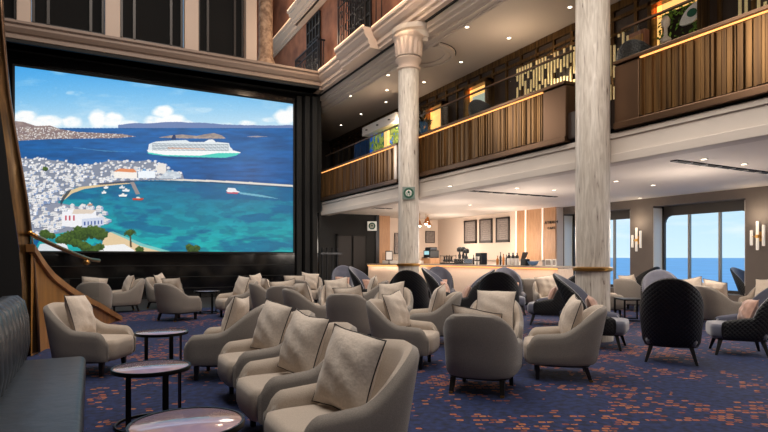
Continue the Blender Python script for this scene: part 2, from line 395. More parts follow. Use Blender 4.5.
french(17.9,16.3,8.55,11.6,'near dark lattice glass door above the projecting cornice block')
balconet(23.0,20.3,7.9,8.5,1.55,'far wrought iron railing on the terracotta facade next to the stone pier')
balconet(17.2,15.15,7.42,8.5,1.75,'near wrought iron railing on the projecting cornice block of the facade')

# ------------------------------------------------------------------ screen
U0, U1 = 15.0, 293.0
X0s, X1s = atY(U0,100,YS-.12).x, atY(U1,100,YS-.12).x
ys = YS-.12
zt = atY(U1,104,ys).z; zb = atY(U1,252,ys).z
NX, NZ = 760, 470
gx = np.linspace(X0s, X1s, NX); gz = np.linspace(zb, zt, NZ)
GX, GZ = np.meshgrid(gx, gz)                      # rows = z
# measuring frame of the printed view: depth on the panel from its x
Dp = ys*C_+GX*S_
PU = CX+FPX*(GX*C_-ys*S_)/Dp; PV = HZ-FPX*(GZ-CH)/Dp
def hsh(ix, iy, k=0):
    n = (ix.astype(np.int64)*374761393+iy.astype(np.int64)*668265263+k*974634777) & 0xffffffff
    n = ((n ^ (n >> 13))*1274126177) & 0xffffffff; return ((n ^ (n >> 16)) & 0xffff)/65535.0
def vnoise(x, y, k=0):
    ix, iy = np.floor(x), np.floor(y); fx, fy = x-ix, y-iy; fx = fx*fx*(3-2*fx); fy = fy*fy*(3-2*fy)
    a, b, c, d = hsh(ix,iy,k), hsh(ix+1,iy,k), hsh(ix,iy+1,k), hsh(ix+1,iy+1,k)
    return (a*(1-fx)+b*fx)*(1-fy)+(c*(1-fx)+d*fx)*fy
def fbm(x, y, o=5, k=0): return sum(vnoise(x*2**i, y*2**i, k+i)*.5**(i+1) for i in range(o))/(1-.5**o)
IMG = np.zeros((NZ, NX, 3))
def inpoly(pts, U=None, V=None):
    if U is not None:
        r = np.zeros(U.shape, bool); W = (slice(None),); Us, Vs = U, V
    else:
        r = np.zeros(PU.shape, bool); us = [p[0] for p in pts]; vs_ = [p[1] for p in pts]
        c = np.nonzero((PU[0] >= min(us)-1) & (PU[0] <= max(us)+1))[0]
        if not len(c): return r
        c0, c1 = c[0], c[-1]+1; lo = PV[:, [c0, c1-1]]
        q = np.nonzero((lo.min(1) <= max(vs_)+1) & (lo.max(1) >= min(vs_)-1))[0]
        if not len(q): return r
        W = (slice(q[0], q[-1]+1), slice(c0, c1)); Us, Vs = PU[W], PV[W]
    t_ = np.zeros(Us.shape, bool); n = len(pts)
    for i in range(n):
        (x1, y1), (x2, y2) = pts[i], pts[(i+1) % n]
        if y1 == y2: continue
        t_ ^= ((y1 > Vs) != (y2 > Vs)) & (Us < (x2-x1)*(Vs-y1)/(y2-y1)+x1)
    if U is not None: return t_
    r[W] = t_; return r
def put(mask, col, a=1.0):
    if isinstance(a, np.ndarray):
        mk = (mask*a)[..., None]; IMG[:] = IMG*(1-mk)+np.array(col, float)*mk
    else: IMG[mask] = IMG[mask]*(1-a)+np.array(col, float)*a
def mix(c1, c2, t): return np.array(c1, float)*(1-t[..., None])+np.array(c2, float)*t[..., None]
HL = 128.0
t = np.clip((PV-67)/(HL-67), 0, 1)
IMG[:] = mix((66,166,232), (196,226,242), t**1.3)
# clouds
cl = np.zeros_like(PU)
for (cu, cv_, ru, rv, s) in ((25,118,14,8,1),(45,122,20,7,1),(72,122,12,6,.9),(98,119,10,10,1),(112,120,14,8,.95),(125,124,14,5,.8),(75,93,12,2.5,.35),(163,112,12,7,1),(172,120,14,7,1),(155,121,12,6,.9),(185,124,10,4,.7),(205,110,10,3,.3),(248,124,10,4,.8),(285,117,12,8,1),(292,112,8,7,.9),(270,120,10,3,.5),(225,124,9,2,.5)):
    cl = np.maximum(cl, s*np.clip(1.35-((PU-cu)/ru)**2-((PV-cv_)/rv)**2, 0, 1))
cl = np.clip(cl*1.3-(fbm(PU/7, PV/4, 5, 3))*.95+.25, 0, 1)
cl2 = np.clip(fbm(PU/30, PV/7, 5, 9)*2-1.05, 0, 1)*.5
put(np.ones_like(PU), (250,252,252), np.clip(np.maximum(cl, cl2), 0, 1))
# mountains
mt = 127-1.2-3.2*np.exp(-((PU-170)/24)**2)-2.2*np.exp(-((PU-205)/20)**2)-1.6*np.exp(-((PU-135)/14)**2)-1.2*fbm(PU/12, PU*0, 4, 5)
put((PV > mt) & (PV < HL) & (PU > 118), (104,128,176)); 
sea = PV >= HL
ts = np.clip((PV-HL)/62, 0, 1)
c = mix((14,92,158), (6,84,150), ts); wv = fbm(PU/14, PV/2.2, 5, 21)
c = c*(.78+.42*wv)[..., None]; IMG[sea] = c[sea]
put(sea, (30,130,196), np.clip(fbm(PU/40, PV/6, 4, 33)*2-1, 0, 1)*.5)
# bay (turquoise)
bay = inpoly([(60,190),(75,184),(100,181),(135,181),(180,179),(293,184.5),(300,256),(30,256),(40,240)])
dd = np.clip((PV-182)/62, 0, 1); b1 = mix((6,106,150), (18,168,172), dd)
near = np.exp(-np.clip((PU-(62+.6*(PV-186))), 0, 200)/38); b1 = b1*(1-.35*near[..., None])+np.array((40,186,178))*.35*near[..., None]
b1 = b1*(.86+.26*fbm(PU/10, PV/3, 5, 44))[..., None]
IMG[bay] = b1[bay]
put(bay, (6,84,138), np.clip(fbm(PU/26+3, PV/7, 5, 50)*5-2.5, 0, .6))
put(bay, (6,92,130), np.clip(fbm(PU/12+9, PV/4, 4, 58)*5-2.8, 0, .4))
# headland left
hd = inpoly([(14,121),(24,122),(36,126),(50,125.5),(60,129),(78,132),(100,133),(122,134),(136,136.5),(118,138),(85,138.5),(50,139),(14,141)])
cc = mix((112,92,100), (176,158,146), fbm(PU/5, PV/2, 4, 61)); IMG[hd] = cc[hd]
put(hd & (hsh(np.floor(PU/1.1), np.floor(PV/.8), 5) > .80) & (PV > 127), (240,238,235), .85)
# islet
isl = inpoly([(158,137.5),(170,135.5),(182,134.5),(196,136),(205,134.2),(214,133),(222,135.5),(226,138.5),(200,138.5),(180,138.3)])
cc = mix((120,112,120), (196,178,158), fbm(PU/3, PV/1.5, 4, 71)); IMG[isl] = cc[isl]
isl = inpoly([(246,136.6),(256,135.8),(268,136.6),(256,137.3)]); IMG[isl] = (150,150,160)
# pier + wake lines
put(inpoly([(64,146.5),(105,150.5),(140,152),(105,151.4)]), (120,180,220), .5)
pier = inpoly([(128,178.2),(160,178.2),(210,180),(250,182),(293,185),(293,187),(250,184),(210,181.8),(160,180),(128,180.6)])
put(pier, (222,216,206)); put(inpoly([(140,180.6),(210,182),(293,187.2),(293,188),(210,183),(140,181.6)]), (20,60,90), .7)
# town
def rnd(a, b): return random.uniform(a, b)
town1 = [(14,158),(40,159),(62,161),(80,166),(100,163),(112,160),(132,162),(148,160),(166,166),(168,172),(182,172),(184,179),(150,180),(132,181),(104,184),(88,187),(72,188),(60,196),(58,203),(34,206),(14,215)]
town2 = [(28,204),(60,203),(74,206),(96,209),(105,218),(105,224),(92,229),(66,232),(44,236),(30,240)]
beach = inpoly([(62,196),(68,191),(80,187),(100,184.5),(125,182.8),(134,183.2),(105,186),(84,189),(72,193.5),(64,200)])
put(inpoly(town1), (132,140,158)); put(inpoly(town2), (140,146,164)); put(beach, (222,196,150))
def inp1(poly, x, y):
    return bool(inpoly(poly, np.array([x]), np.array([y]))[0])
def house(x, y, w, h, k=1):
    sh = rnd(.86,1)
    put(inpoly([(x-.4,y+.5),(x+w*1.5,y+.5),(x+w*1.5,y-h*.4),(x-.4,y-h*.4)]), (96,104,124), .75); put(inpoly([(x,y),(x+w,y+.1),(x+w,y-h),(x,y-h)]), (250*sh,250*sh,252*sh))
    put(inpoly([(x+w,y+.1),(x+w*1.45,y-.4),(x+w*1.45,y-h),(x+w,y-h)]), random.choice([(150,170,204),(124,146,186),(176,184,200)]))
    put(inpoly([(x,y-h),(x+w,y-h),(x+w*1.45,y-h-.3),(x+w*.5,y-h-.8*k)]), (226,222,220))
    if h > 1.6:
        for q in range(int(w/1.1)): put(inpoly([(x+.4+q*1.1,y-h*.35),(x+.8+q*1.1,y-h*.35),(x+.8+q*1.1,y-h*.7),(x+.4+q*1.1,y-h*.7)]), random.choice([(70,90,130),(90,70,70),(60,110,150)]), .9)
hs = []
for _ in range(1700):
    x, y = rnd(14,185), rnd(158,214)
    if inp1(town1, x, y): hs.append((y, x, 1+1.5*(y-158)/50))
for y, x, s in sorted(hs)[:420] if len(hs) < 420 else sorted(random.sample(hs, 420)): house(x, y, rnd(1.0,2.6)*s, rnd(.8,1.5)*s)
hs = []
while len(hs) < 110:
    x, y = rnd(28,104), rnd(206,238)
    if inp1(town2, x, y): hs.append((y, x))
for y, x in sorted(hs): house(x, y, rnd(2.2,5.5), rnd(1.8,3.6), 2)
put(beach & (PV > 185), (224,198,152), .9)
put(inpoly([(60,202),(63,196),(68,190.5),(72,188.8),(70,192),(64,200),(61,206)]), (40,52,70), .8)
put(inpoly([(96,183.5),(128,180.5),(140,181),(128,182.8),(100,185)]), (60,60,78), .7)
put(inpoly([(114,171.5),(120,168.5),(134,169),(137,172.5)]), (224,142,96)); put(inpoly([(114,171.5),(137,172.5),(137,178.5),(114,178)]), (246,240,232))
put(inpoly([(138,178),(138,172),(142,171),(144,168.5),(147,171),(155,171.5),(155,178)]), (238,244,250)); put(inpoly([(142,170.8),(144,168.2),(146.5,170.8)]), (90,150,200))
put(inpoly([(157,173),(157,166),(160,163),(163,163),(166,166),(166,174)]), (232,226,220)); put(inpoly([(158,178.5),(176,178.5),(182,176),(178,172),(168,170)]), (210,220,228), .8)
# big hotel front
put(inpoly([(62,226),(62,213),(74,209),(96,211),(96,216),(104,218),(104,225),(82,228)]), (240,240,244)); put(inpoly([(82,228),(82,219),(104,217),(104,225)]), (206,214,232))
for q in range(6): put(inpoly([(84+q*3.4,225.5-q*.3),(85.4+q*3.4,225.4-q*.3),(85.4+q*3.4,221.6-q*.3),(84+q*3.4,221.8-q*.3)]), (60,90,160))
for q in range(3): put(inpoly([(65+q*4,220.5),(66.6+q*4,220.5),(66.6+q*4,215.5),(65+q*4,215.5)]), (196,76,96))
put(inpoly([(74,209),(96,210),(92,213.5),(72,214)]), (222,206,190))
# jetty with boats
put(inpoly([(130,182),(134,182),(140,194),(136,194.5)]), (150,140,140))
for bx_, by_, bw, cc in ((104,193,5,(240,240,240)),(106,188,5,(235,240,240)),(123,196,9,(240,240,238)),(126,191,8,(232,236,240)),(138,199.5,12,(196,70,44)),(90,205,5,(200,150,130)),(122,188,6,(220,225,230))):
    put(inpoly([(bx_-bw/2,by_-1.2),(bx_+bw/2,by_-1.4),(bx_+bw*.38,by_+.6),(bx_-bw*.4,by_+.6)]), cc)
    put(inpoly([(bx_-bw*.2,by_-1.2),(bx_+bw*.2,by_-1.2),(bx_+bw*.1,by_-2.6),(bx_-bw*.1,by_-2.6)]), (236,232,224)); put(inpoly([(bx_-bw*.5,by_+.6),(bx_+bw*.5,by_+.6),(bx_+bw*.3,by_+1.6),(bx_-bw*.3,by_+1.6)]), (4,80,110), .5)
# beach low, roofs, trees, palm
put(inpoly([(104,236),(110,232),(124,238),(140,246),(166,253),(100,254)]), (226,200,160)); put(inpoly([(110,232),(113,231.5),(128,237.5),(144,244),(176,253),(166,253),(140,246),(124,238)]), (150,206,196), .8)
def tree(x, y, r, k):
    d = ((PU-x)/r)**2+((PV-y)/(r*.8))**2; e = d+1.1*(fbm(PU/1.7, PV/1.5, 3, k)-.5) < .9
    cc = mix((20,44,16), (84,112,44), np.clip(fbm(PU/1.2, PV/1.0, 3, k+9)*1.2-(PV-y)/(r*3), 0, 1)); IMG[e] = cc[e]
put(inpoly([(36,254),(40,244),(66,243),(70,254)]), (232,234,238)); put(inpoly([(92,254),(100,246),(124,244),(134,250),(136,254)]), (240,240,240))
for i, (x, y, r) in enumerate(((45,234,6),(52,236,4),(68,238,9),(80,234,10),(92,232,9),(100,234,8),(76,243,6),(84,246,6),(100,247,5),(94,250,6),(45,169,3),(88,248,5),(60,240,5),(193,250,6),(189,247,4),(197,248,4),(36,238,3),(140,250,5))): tree(x, y, r, 100+i)
put(inpoly([(129.4,233),(130.8,233),(132,247),(130,247)]), (84,70,50))
for k in range(13):
    a = -PI*.05+k*PI*1.1/12+PI
    x2, y2 = 130+6.5*math.cos(a), 232+6*math.sin(a)+2.2; put(inpoly([(129.5,231.5),(130.8,232.5),(x2+.5,y2+1),(x2,y2)]), (52,74,34))
tree(130,233,4,170)
# cruise ship
put(inpoly([(147,150),(155,148.8),(165,147.5),(170,147),(232,150),(241,152.5),(236,155.5),(225,157.8),(165,155.5),(149,153.8)]), (244,246,246))
put(inpoly([(147,152.5),(150,152.5),(165,155),(200,155.6),(218,153),(240,153),(236,155.6),(225,157.8),(190,157),(165,156),(149,154)]), (70,206,190))
put(inpoly([(148,150),(149,144),(156,141.5),(172,140.5),(186,140),(190,142),(215,142),(229,143),(230,147),(233,149.5),(228,151.5),(165,149)]), (224,232,236))
for q in range(5): put(inpoly([(152,143.5+q*1.5),(229,144.3+q*1.5),(229,144.9+q*1.5),(152,144.2+q*1.5)]), (94,112,128), .8)
put(inpoly([(168,147.5),(205,148.6),(205,149.5),(168,148.6)]), (226,150,110), .7); put(inpoly([(171,139.5),(173,135),(175.5,135),(176,139.8)]), (20,50,96)); put(inpoly([(204,142),(209,139.5),(213,139.5),(216,142)]), (236,240,242))
put(inpoly([(160,157),(236,158),(230,160),(170,158.5)]), (10,54,110), .6)
# ferry
put(inpoly([(226,190),(236,190.4),(240,192),(237,193.6),(228,193)]), (236,236,240)); put(inpoly([(226,192),(239,192.4),(237,194),(228,193.6)]), (190,70,90)); put(inpoly([(228,187.8),(235,188.3),(237,190.6),(227,190.2)]), (226,230,236))
put(inpoly([(239,192),(262,195),(280,199),(262,197),(240,194)]), (150,206,220), .7)
# brightness jitter
IMG *= (.97+.06*np.random.rand(NZ, NX))[..., None]
IMG = np.clip(IMG, 0, 255)
s = IMG/255; L_ = np.where(s <= .04045, s/12.92, ((s+.055)/1.055)**2.4)
me = bpy.data.meshes.new('screen_surface')
nv = NX*NZ; vv = np.stack([GX, np.full_like(GX, ys), GZ], -1).reshape(-1, 3)
ii = (np.arange(NZ-1)[:, None]*NX+np.arange(NX-1)[None]).ravel(); ff = np.stack([ii, ii+1, ii+NX+1, ii+NX], -1)
me.vertices.add(nv); me.vertices.foreach_set('co', vv.ravel()); me.loops.add(ff.size); me.loops.foreach_set('vertex_index', ff.ravel().astype(np.int32))
me.polygons.add(len(ff)); me.polygons.foreach_set('loop_start', (np.arange(len(ff))*4).astype(np.int32)); me.update(calc_edges=True)
ca = me.color_attributes.new('Picture', 'FLOAT_COLOR', 'POINT'); ca.data.foreach_set('color', np.concatenate([L_, np.ones((NZ, NX, 1))], -1).reshape(-1).astype(np.float32))
sm = bpy.data.materials.new('led screen picture'); sm.use_nodes = True; nt = sm.node_tree; b = nt.nodes['Principled BSDF']; at = nt.nodes.new('ShaderNodeVertexColor'); at.layer_name = 'Picture'
nt.links.new(at.outputs[0], b.inputs['Emission Color']); b.inputs['Emission Strength'].default_value = 1.0; b.inputs['Base Color'].default_value = (.005,.005,.005,1); b.inputs['Roughness'].default_value = .5
me.materials.append(sm)
scr = empty('led_screen', ((X0s+X1s)/2, ys, zb), 0, 'huge LED screen on the black wall showing a whitewashed harbour town and cruise ship', 'screen')
so = bpy.data.objects.new('screen_surface', me); COL.objects.link(so); so.parent = scr; so.location = (-(X0s+X1s)/2, -ys, -zb)
m = MB(); a, b_, H = X0s-(X0s+X1s)/2, X1s-(X0s+X1s)/2, zt-zb
for q in ((a-.06,-.06,a,H+.06),(b_,-.06,b_+.06,H+.06),(a,-.06,b_,0),(a,H,b_,H+.06)): m.b2((q[0],-.03,q[1]),(q[2],.1,q[3]))
m.build('frame', M['blackmatte'], scr)

# ------------------------------------------------------------------ deck slab, fascia, balconies
struct(MB().b2((8.06,-4.95,3.7),(11.2,26,4.2)).build('floor_balcony_deck', M['darkbrown']))
m = MB(); m.b2((8.08,-4.95,3.2),(8.3,20.3,3.62)); m.b2((8.02,-4.95,3.09),(8.34,20.3,3.24)); m.b2((8.05,-4.95,3.52),(8.3,20.3,3.6))
struct(m.build('trim_7', M['cream'], bevel=.008))
struct(MB().b2((8.12,-4.95,3.6),(8.4,20.3,3.72)).build('trim_8', M['blackmatte']))
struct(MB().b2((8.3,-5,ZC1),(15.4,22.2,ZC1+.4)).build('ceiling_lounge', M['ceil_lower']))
def balcony(y0, y1, label, post0=False, post1=False, flat1=False, flat0=False):   # y0 > y1
    L = y0-y1; d = empty('balcony_parapet', (XB, (y0+y1)/2, 3.68), 0, label, 'balcony'); H = 1.14
    rr = random.Random(int(y0*100))
    f0 = L/2-(.5 if flat0 else .0 if not post0 else .16); f1 = -L/2+(.62 if flat1 else (.16 if post1 else .0))
    m = MB(); m.b2((.02,-L/2,0),(.34,L/2,.10)); m.b2((.06,-L/2,.1),(.3,L/2,H-.08)); m.build('core', M['bronze2'], d)
    m = MB(); y = f0
    while y > f1+.02:
        w = min(rr.choice((.03,.04,.05,.07)), y-f1); dp = rr.choice((0,.02,.04,.055)); m.b2((.05-dp,y,.11),(.10,y-w*.86,H-.10)); y -= w
    m.build('ribbed_panel', M['goldrib'], d)
    if flat1: MB().b2((.0,-L/2,.08),(.09,-L/2+.6,H-.08)).build('end_panel', M['bronze2'], d, bevel=.01)
    if flat0: MB().b2((.0,L/2-.48,.08),(.09,L/2,H-.08)).build('end_panel', M['bronze2'], d, bevel=.01)
    if post0: MB().b2((-.02,L/2-.16,-.0),(.36,L/2,H)).build('end_post', M['satin'], d, bevel=.01)
    if post1: MB().b2((-.02,-L/2,-.0),(.36,-L/2+.16,H)).build('end_post', M['satin'], d, bevel=.01)
    MB().b2((-.04,-L/2,H-.06),(.40,L/2,H)).build('top_rail', M['bronze2'], d, bevel=.01)
    MB().b2((-.03,-L/2,-.03),(.36,L/2,.08)).build('bottom_rail', M['bronze2'], d, bevel=.01)
    MB().b2((.0,f1,H-.08),(.03,f0,H-.062)).build('light_strip', M['led'], d)
    MB().b2((.19,-L/2+.02,H),(.205,L/2-.02,H+.60)).build('glass_panel', M['glass'], d)
    m = MB(); m.b2((.17,-L/2,H+.59),(.225,L/2,H+.62)); m.build('handrail', M['bronze2'], d)
balcony(20.2,14.15,'ribbed bronze balcony parapet nearest the big screen', False, True)
balcony(13.22,7.62,'ribbed bronze balcony parapet between the two marble columns', True, False, True)
b3 = balcony(6.52,-4.5,'ribbed bronze balcony parapet at the far right beside the right marble column', False, False, False, True)

# deck-two back wall with panels, niches
XW = 10.8
struct(MB().b2((XW,-5,4.2),(XW+.2,26,ZC2)).build('wall_balcony_deck', M['darkbrown']))
struct(MB().b2((7.6,26,3.2),(XW+.3,26.2,ZC2+1)).build('wall_balcony_end', M['darkbrown']))
struct(MB().b2((7.9,20.45,3.2),(8.1,26,8.3)).build('wall_balcony_side', M['blackmatte']))
m = MB()
y = 25.6
while y > -2:
    m.b2((XW-.05,y,4.2),(XW,y-.08,ZC2)); y -= .62
m.b2((XW-.08,-4.9,ZC2-.2),(XW,25.9,ZC2-.02)); m.b2((XW-.06,-4.9,ZC2-.42),(XW,25.9,ZC2-.34))
struct(m.build('trim_12', M['bronze']))
def niche(ua, ub, z0, z1, label, inner, cat='alcove'):
    ya, yb = atX(ua,50,XW-.1).y, atX(ub,50,XW-.1).y; W = ya-yb; d = empty('lit_alcove', (XW-.3,(ya+yb)/2,z0), 0, label, cat); H = z1-z0
    m = MB(); t_ = .10
    m.b2((0,-W/2,0),(.26,-W/2+t_,H)); m.b2((0,W/2-t_,0),(.26,W/2,H)); m.b2((0,-W/2,H-t_),(.26,W/2,H)); m.b2((0,-W/2,0),(.26,W/2,t_)); m.build('frame', M['bronze'], d, bevel=.01)
    m = MB(); e = .1; m.b2((.20,-W/2+t_,H-t_-e*2.2),(.25,W/2-t_,H-t_)); m.b2((.20,-W/2+t_,t_),(.25,-W/2+t_+e,H-t_)); m.b2((.20,W/2-t_-e,t_),(.25,W/2-t_,H-t_)); m.build('glowing_surround', M['nicheglow'], d)
    MB().b2((.22,-W/2+t_,t_),(.26,W/2-t_,H-t_)).build('back_panel', inner, d)
    return d, W, H
niche(429,447,5.3,6.75,'amber lit alcove on the upper deck wall nearest the left marble column', M['nicheglow'])
niche(468,492,5.3,6.85,'lit alcove with pale teal picture on the upper deck wall', M['tealglow'])
d, W, H = niche(653,708,5.2,6.9,'large amber lit alcove with green foliage wall above the right balcony', M['sculpt'])
# leaves of the foliage wall
m = MB(); rr = random.Random(4)
for k in range(420):
    y = rr.uniform(-W/2+.2, W/2-.15); z = rr.uniform(.25, H-.28)
    if abs(y-.0) < .25 and z < 1.2 and rr.random() < .7: continue
    r_ = rr.uniform(.025,.06); a = rr.uniform(0, 6.28); c_, s__ = math.cos(a), math.sin(a); x = rr.uniform(.16,.215)
    m.add([(x,y-r_*c_,z-r_*s__),(x-.02,y+r_*.5*s__,z-r_*.5*c_),(x,y+r_*c_,z+r_*s__),(x-.02,y-r_*.5*s__,z+r_*.5*c_)], [(0,1,2,3)])
tag(m.build('foliage', M['leaf'], d), kind='stuff')
# pale emblem and little pale figurine on the foliage
m = MB(); pts = [(.27*math.cos(q*PI/12)*(1+.12*math.cos(q*PI/4)), .16*math.sin(q*PI/12)) for q in range(24)]
ca_, sa_ = math.cos(-.5), math.sin(-.5); m.prism([(-.34+p[0]*ca_-p[1]*sa_, 1.12+p[0]*sa_*1+p[1]*ca_) for p in pts], 0, .10, .15); em = m.build('pale_sign', M['white'], d)
m = MB(); m.prism([(-.34+.10*math.cos(q*PI/8), 1.13+.08*math.sin(q*PI/8)) for q in range(16)], 0, .08, .10); m.build('green_mark', M['green'], em)
MB().lathe([(.09,0),(.11,.06),(.04,.14),(.035,.3),(.08,.36),(.09,.46),(.05,.54)], (.08,.22,.72), 16).build('figurine', M['barwall'], d, smooth=True)
# champagne slat screens
def slats(ua, ub, z0, z1, label, seed):
    ya, yb = atX(ua,50,XW-.2).y, atX(ub,50,XW-.2).y; d = empty('slat_screen', (XW-.25,(ya+yb)/2,z0), 0, label, 'screen'); W = ya-yb; rr = random.Random(seed); H = z1-z0
    m = MB(); n = int(W/.105)
    for k in range(n):
        y = -W/2+W*(k+.5)/n; z = rr.uniform(-.1,.2)
        while z < H:
            h = rr.uniform(.3,.9); m.b2((0,y-.022,max(0,z)),(.03,y+.022,min(H,z+h))); z += h+rr.uniform(.05,.3)
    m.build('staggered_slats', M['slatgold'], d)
    m = MB(); m.b2((.03,-W/2,-.1),(.05,W/2,-.05)); m.build('rail', M['bronze'], d)
    MB().b2((.03,-W/2,H),(.05,W/2,H+.06)).build('rail', M['bronze'], d)
slats(517,577,5.25,6.72,'gold staggered slat screen on the upper deck left of the right marble column', 3)
slats(605,631,4.9,6.5,'gold staggered slat screen on the upper deck right of the right marble column', 4)
slats(738,790,5.6,6.7,'gold staggered slat screen at the top right corner of the upper deck', 5)
# kiosk with colourful panel
k_ = empty('display_kiosk', (9.7,18.3,4.2), 0, 'white canopied kiosk with green, yellow and blue backlit panel on the upper deck', 'kiosk')
y0k, y1k = atX(363,130,9.6).y-18.3, atX(397,130,9.6).y-18.3
m = MB(); m.b2((-.15,y1k,2.05),(.9,y0k,2.4)); m.build('canopy', M['white'], k_, bevel=.02)
for q in range(3): MB().lathe([(.05,0),(.05,.03)], (-.17+.0, y1k+(y0k-y1k)*(q+.5)/3, 2.2), 10).build('fitting', M['blackmatte'], k_)
pm = mat('colourful backlit artwork', (150,160,20), .4, emit=.45); nt = pm.node_tree; bb = nt.nodes['Principled BSDF']
vo = nt.nodes.new('ShaderNodeTexNoise'); vo.inputs['Scale'].default_value = 2.2; tc = nt.nodes.new('ShaderNodeTexCoord'); nt.links.new(tc.outputs['Object'], vo.inputs['Vector'])
r = nt.nodes.new('ShaderNodeValToRGB'); r.color_ramp.interpolation = 'CONSTANT'; e = r.color_ramp.elements; e[0].color = (*lin((30,90,200)),1); e[1].position = .42; e[1].color = (*lin((120,140,20)),1)
for p_, c_ in ((.5,(176,184,60)),(.56,(60,110,60)),(.62,(40,120,220))): x = e.new(p_); x.color = (*lin(c_),1)
nt.links.new(vo.outputs[0], r.inputs[0]); nt.links.new(r.outputs[0], bb.inputs['Base Color']); nt.links.new(r.outputs[0], bb.inputs['Emission Color'])
MB().b2((.1,y1k+.1,.2),(.16,y0k-.2,2.05)).build('picture_panel', pm, k_)
MB().b2((.0,y1k+.9,.2),(.09,y1k+1.15,1.95)).build('light_column', M['bulb'] if False else M['nicheglow'], k_)
MB().b2((-.1,y1k,.0),(.9,y0k,.2)).build('plinth', M['white'], k_)
# leaf sculpture beside alcove
sp = empty('leaf_sculpture', (10.2,atX(424,110,10.2).y,4.2), 0, 'dark leafy sculpture on brass stem standing right behind the left marble column, upper deck', 'sculpture')
MB().lathe([(.14,0),(.14,.05),(.05,.1),(.05,2.2)], n=12).build('stem', M['brass'], sp)
m = MB(); rr = random.Random(9)
for k in range(26):
    a = rr.uniform(0,6.28); z = rr.uniform(1.5,2.45); m.tube([(0,0,z-.15),(.2*math.cos(a),.2*math.sin(a),z),(.36*math.cos(a),.36*math.sin(a),z+.05)], [.03,.07,.01], 5)
m.build('leaves', M['sculpt'], sp)
# brown cabinet with hinge door near right alcove
cb = empty('timber_cabinet', (10.5,atX(641,60,10.5).y,4.2), 0, 'brown timber cabinet on the upper deck left of the foliage alcove', 'cabinet')
MB().b2((-.15,-.2,0),(.2,.2,2.1)).build('carcass', M['terra'], cb, bevel=.02)
MB().b2((-.18,-.17,.1),(-.15,.17,2.0)).build('door', M['oak'], cb, bevel=.01)

# ------------------------------------------------------------------ marble columns
def column(x, y, r, top, label, capital):
    c_ = empty('marble_column', (x,y,0), 0, label, 'column', 'white marble columns of the atrium')
    MB().lathe([(r+.05,0),(r+.05,.12),(r+.01,.2),(r,.3),(r,1.20)], n=40).build('plinth', M['marble'], c_, smooth='auto')
    MB().lathe([(r+.01,1.20),(r+.045,1.215),(r+.045,1.26),(r+.01,1.28)], n=40).build('brass_collar', M['brass'], c_, smooth='auto')
    MB().lathe([(r,1.28),(r*.985,top)], n=40).build('shaft', M['marble'], c_, smooth='auto')
    if capital:
        MB().lathe([(r*.98,top-.02),(r+.04,top),(r+.04,top+.05),(r,top+.07),(r,top+.16),(r+.06,top+.22),(r+.08,top+.28),(r+.02,top+.34)], n=40).build('necking', M['stone_trim'], c_, smooth='auto')
        z0 = top+.34; m = MB(); n = 180
        vs = []; zz = [0,.03,.06,.34,.42,.47]
        for k in range(n):
            a = 2*PI*k/n; fl = (.5-.5*math.cos(a*15))**.6
            for j, z in enumerate(zz):
                rr_ = r+.03+.06*(j/5)**2; rr_ += .05*fl if 1 < j < 4 else .03
                vs.append((rr_*math.cos(a), rr_*math.sin(a), z0+z))
        fs = [(k*6+j, ((k+1) % n)*6+j, ((k+1) % n)*6+j+1, k*6+j+1) for k in range(n) for j in range(5)]
        m.add(vs, fs); m.build('fluted_bell', M['stone_trim'], c_, smooth='auto')
        z1 = z0+.46
        MB().lathe([(r+.08,z1),(r+.14,z1+.05),(r+.15,z1+.10),(r+.07,z1+.12),(r+.07,z1+.17)], n=40).build('abacus', M['stone_trim'], c_, smooth='auto')
    return c_
column(7.72,13.02,.285,6.58,'slimmer marble column with fluted capital standing between two balcony parapets', True)
column(7.80,6.81,.29,7.95,'nearest and tallest marble column, right of centre, with brass collar', False)
# round green emblem plaques
def siren(parent, R, x):
    m = MB(); m.prism([(R*math.cos(q*PI/16), R*math.sin(q*PI/16)) for q in range(32)], 0, x, x-.012); o = m.build('emblem_disc', M['green'], parent)
    m = MB(); m.prism([(R*.62*math.cos(q*PI/16), R*.62*math.sin(q*PI/16)) for q in range(32)], 0, x-.012, x-.018); m.build('emblem_centre', M['white'], o)
    m = MB(); k = R*.5
    m.prism([(-k*.5,-k),(-k*.42,.0*k),(-k*.55,.35*k),(-k*.3,.75*k),(0,1.0*k),(k*.3,.75*k),(k*.55,.35*k),(k*.42,0),(k*.5,-k),(k*.15,-k*.9),(k*.2,-k*.1),(-k*.2,-k*.1),(-k*.15,-k*.9)], 0, x-.018, x-.024)
    for s in (-1,1): m.prism([(s*k*.75,-k*.9),(s*k*1.05,-k*.2),(s*k*.95,k*.4),(s*k*.8,k*.35),(s*k*.8,-k*.2)], 0, x-.018, x-.024)
    m.build('emblem_mark', M['green'], o)
ps = empty('emblem_plaque', (7.555,12.74,3.17), math.radians(59.5), 'square green emblem plaque fixed to the left marble column', 'sign')
ps.rotation_euler = (0,0,math.radians(61.9-2)); 
MB().b2((0,-.17,-.17),(.02,.17,.17)).build('panel', mat('grey green plaque', (128,140,132), .4), ps, bevel=.005); siren(ps, .14, 0)

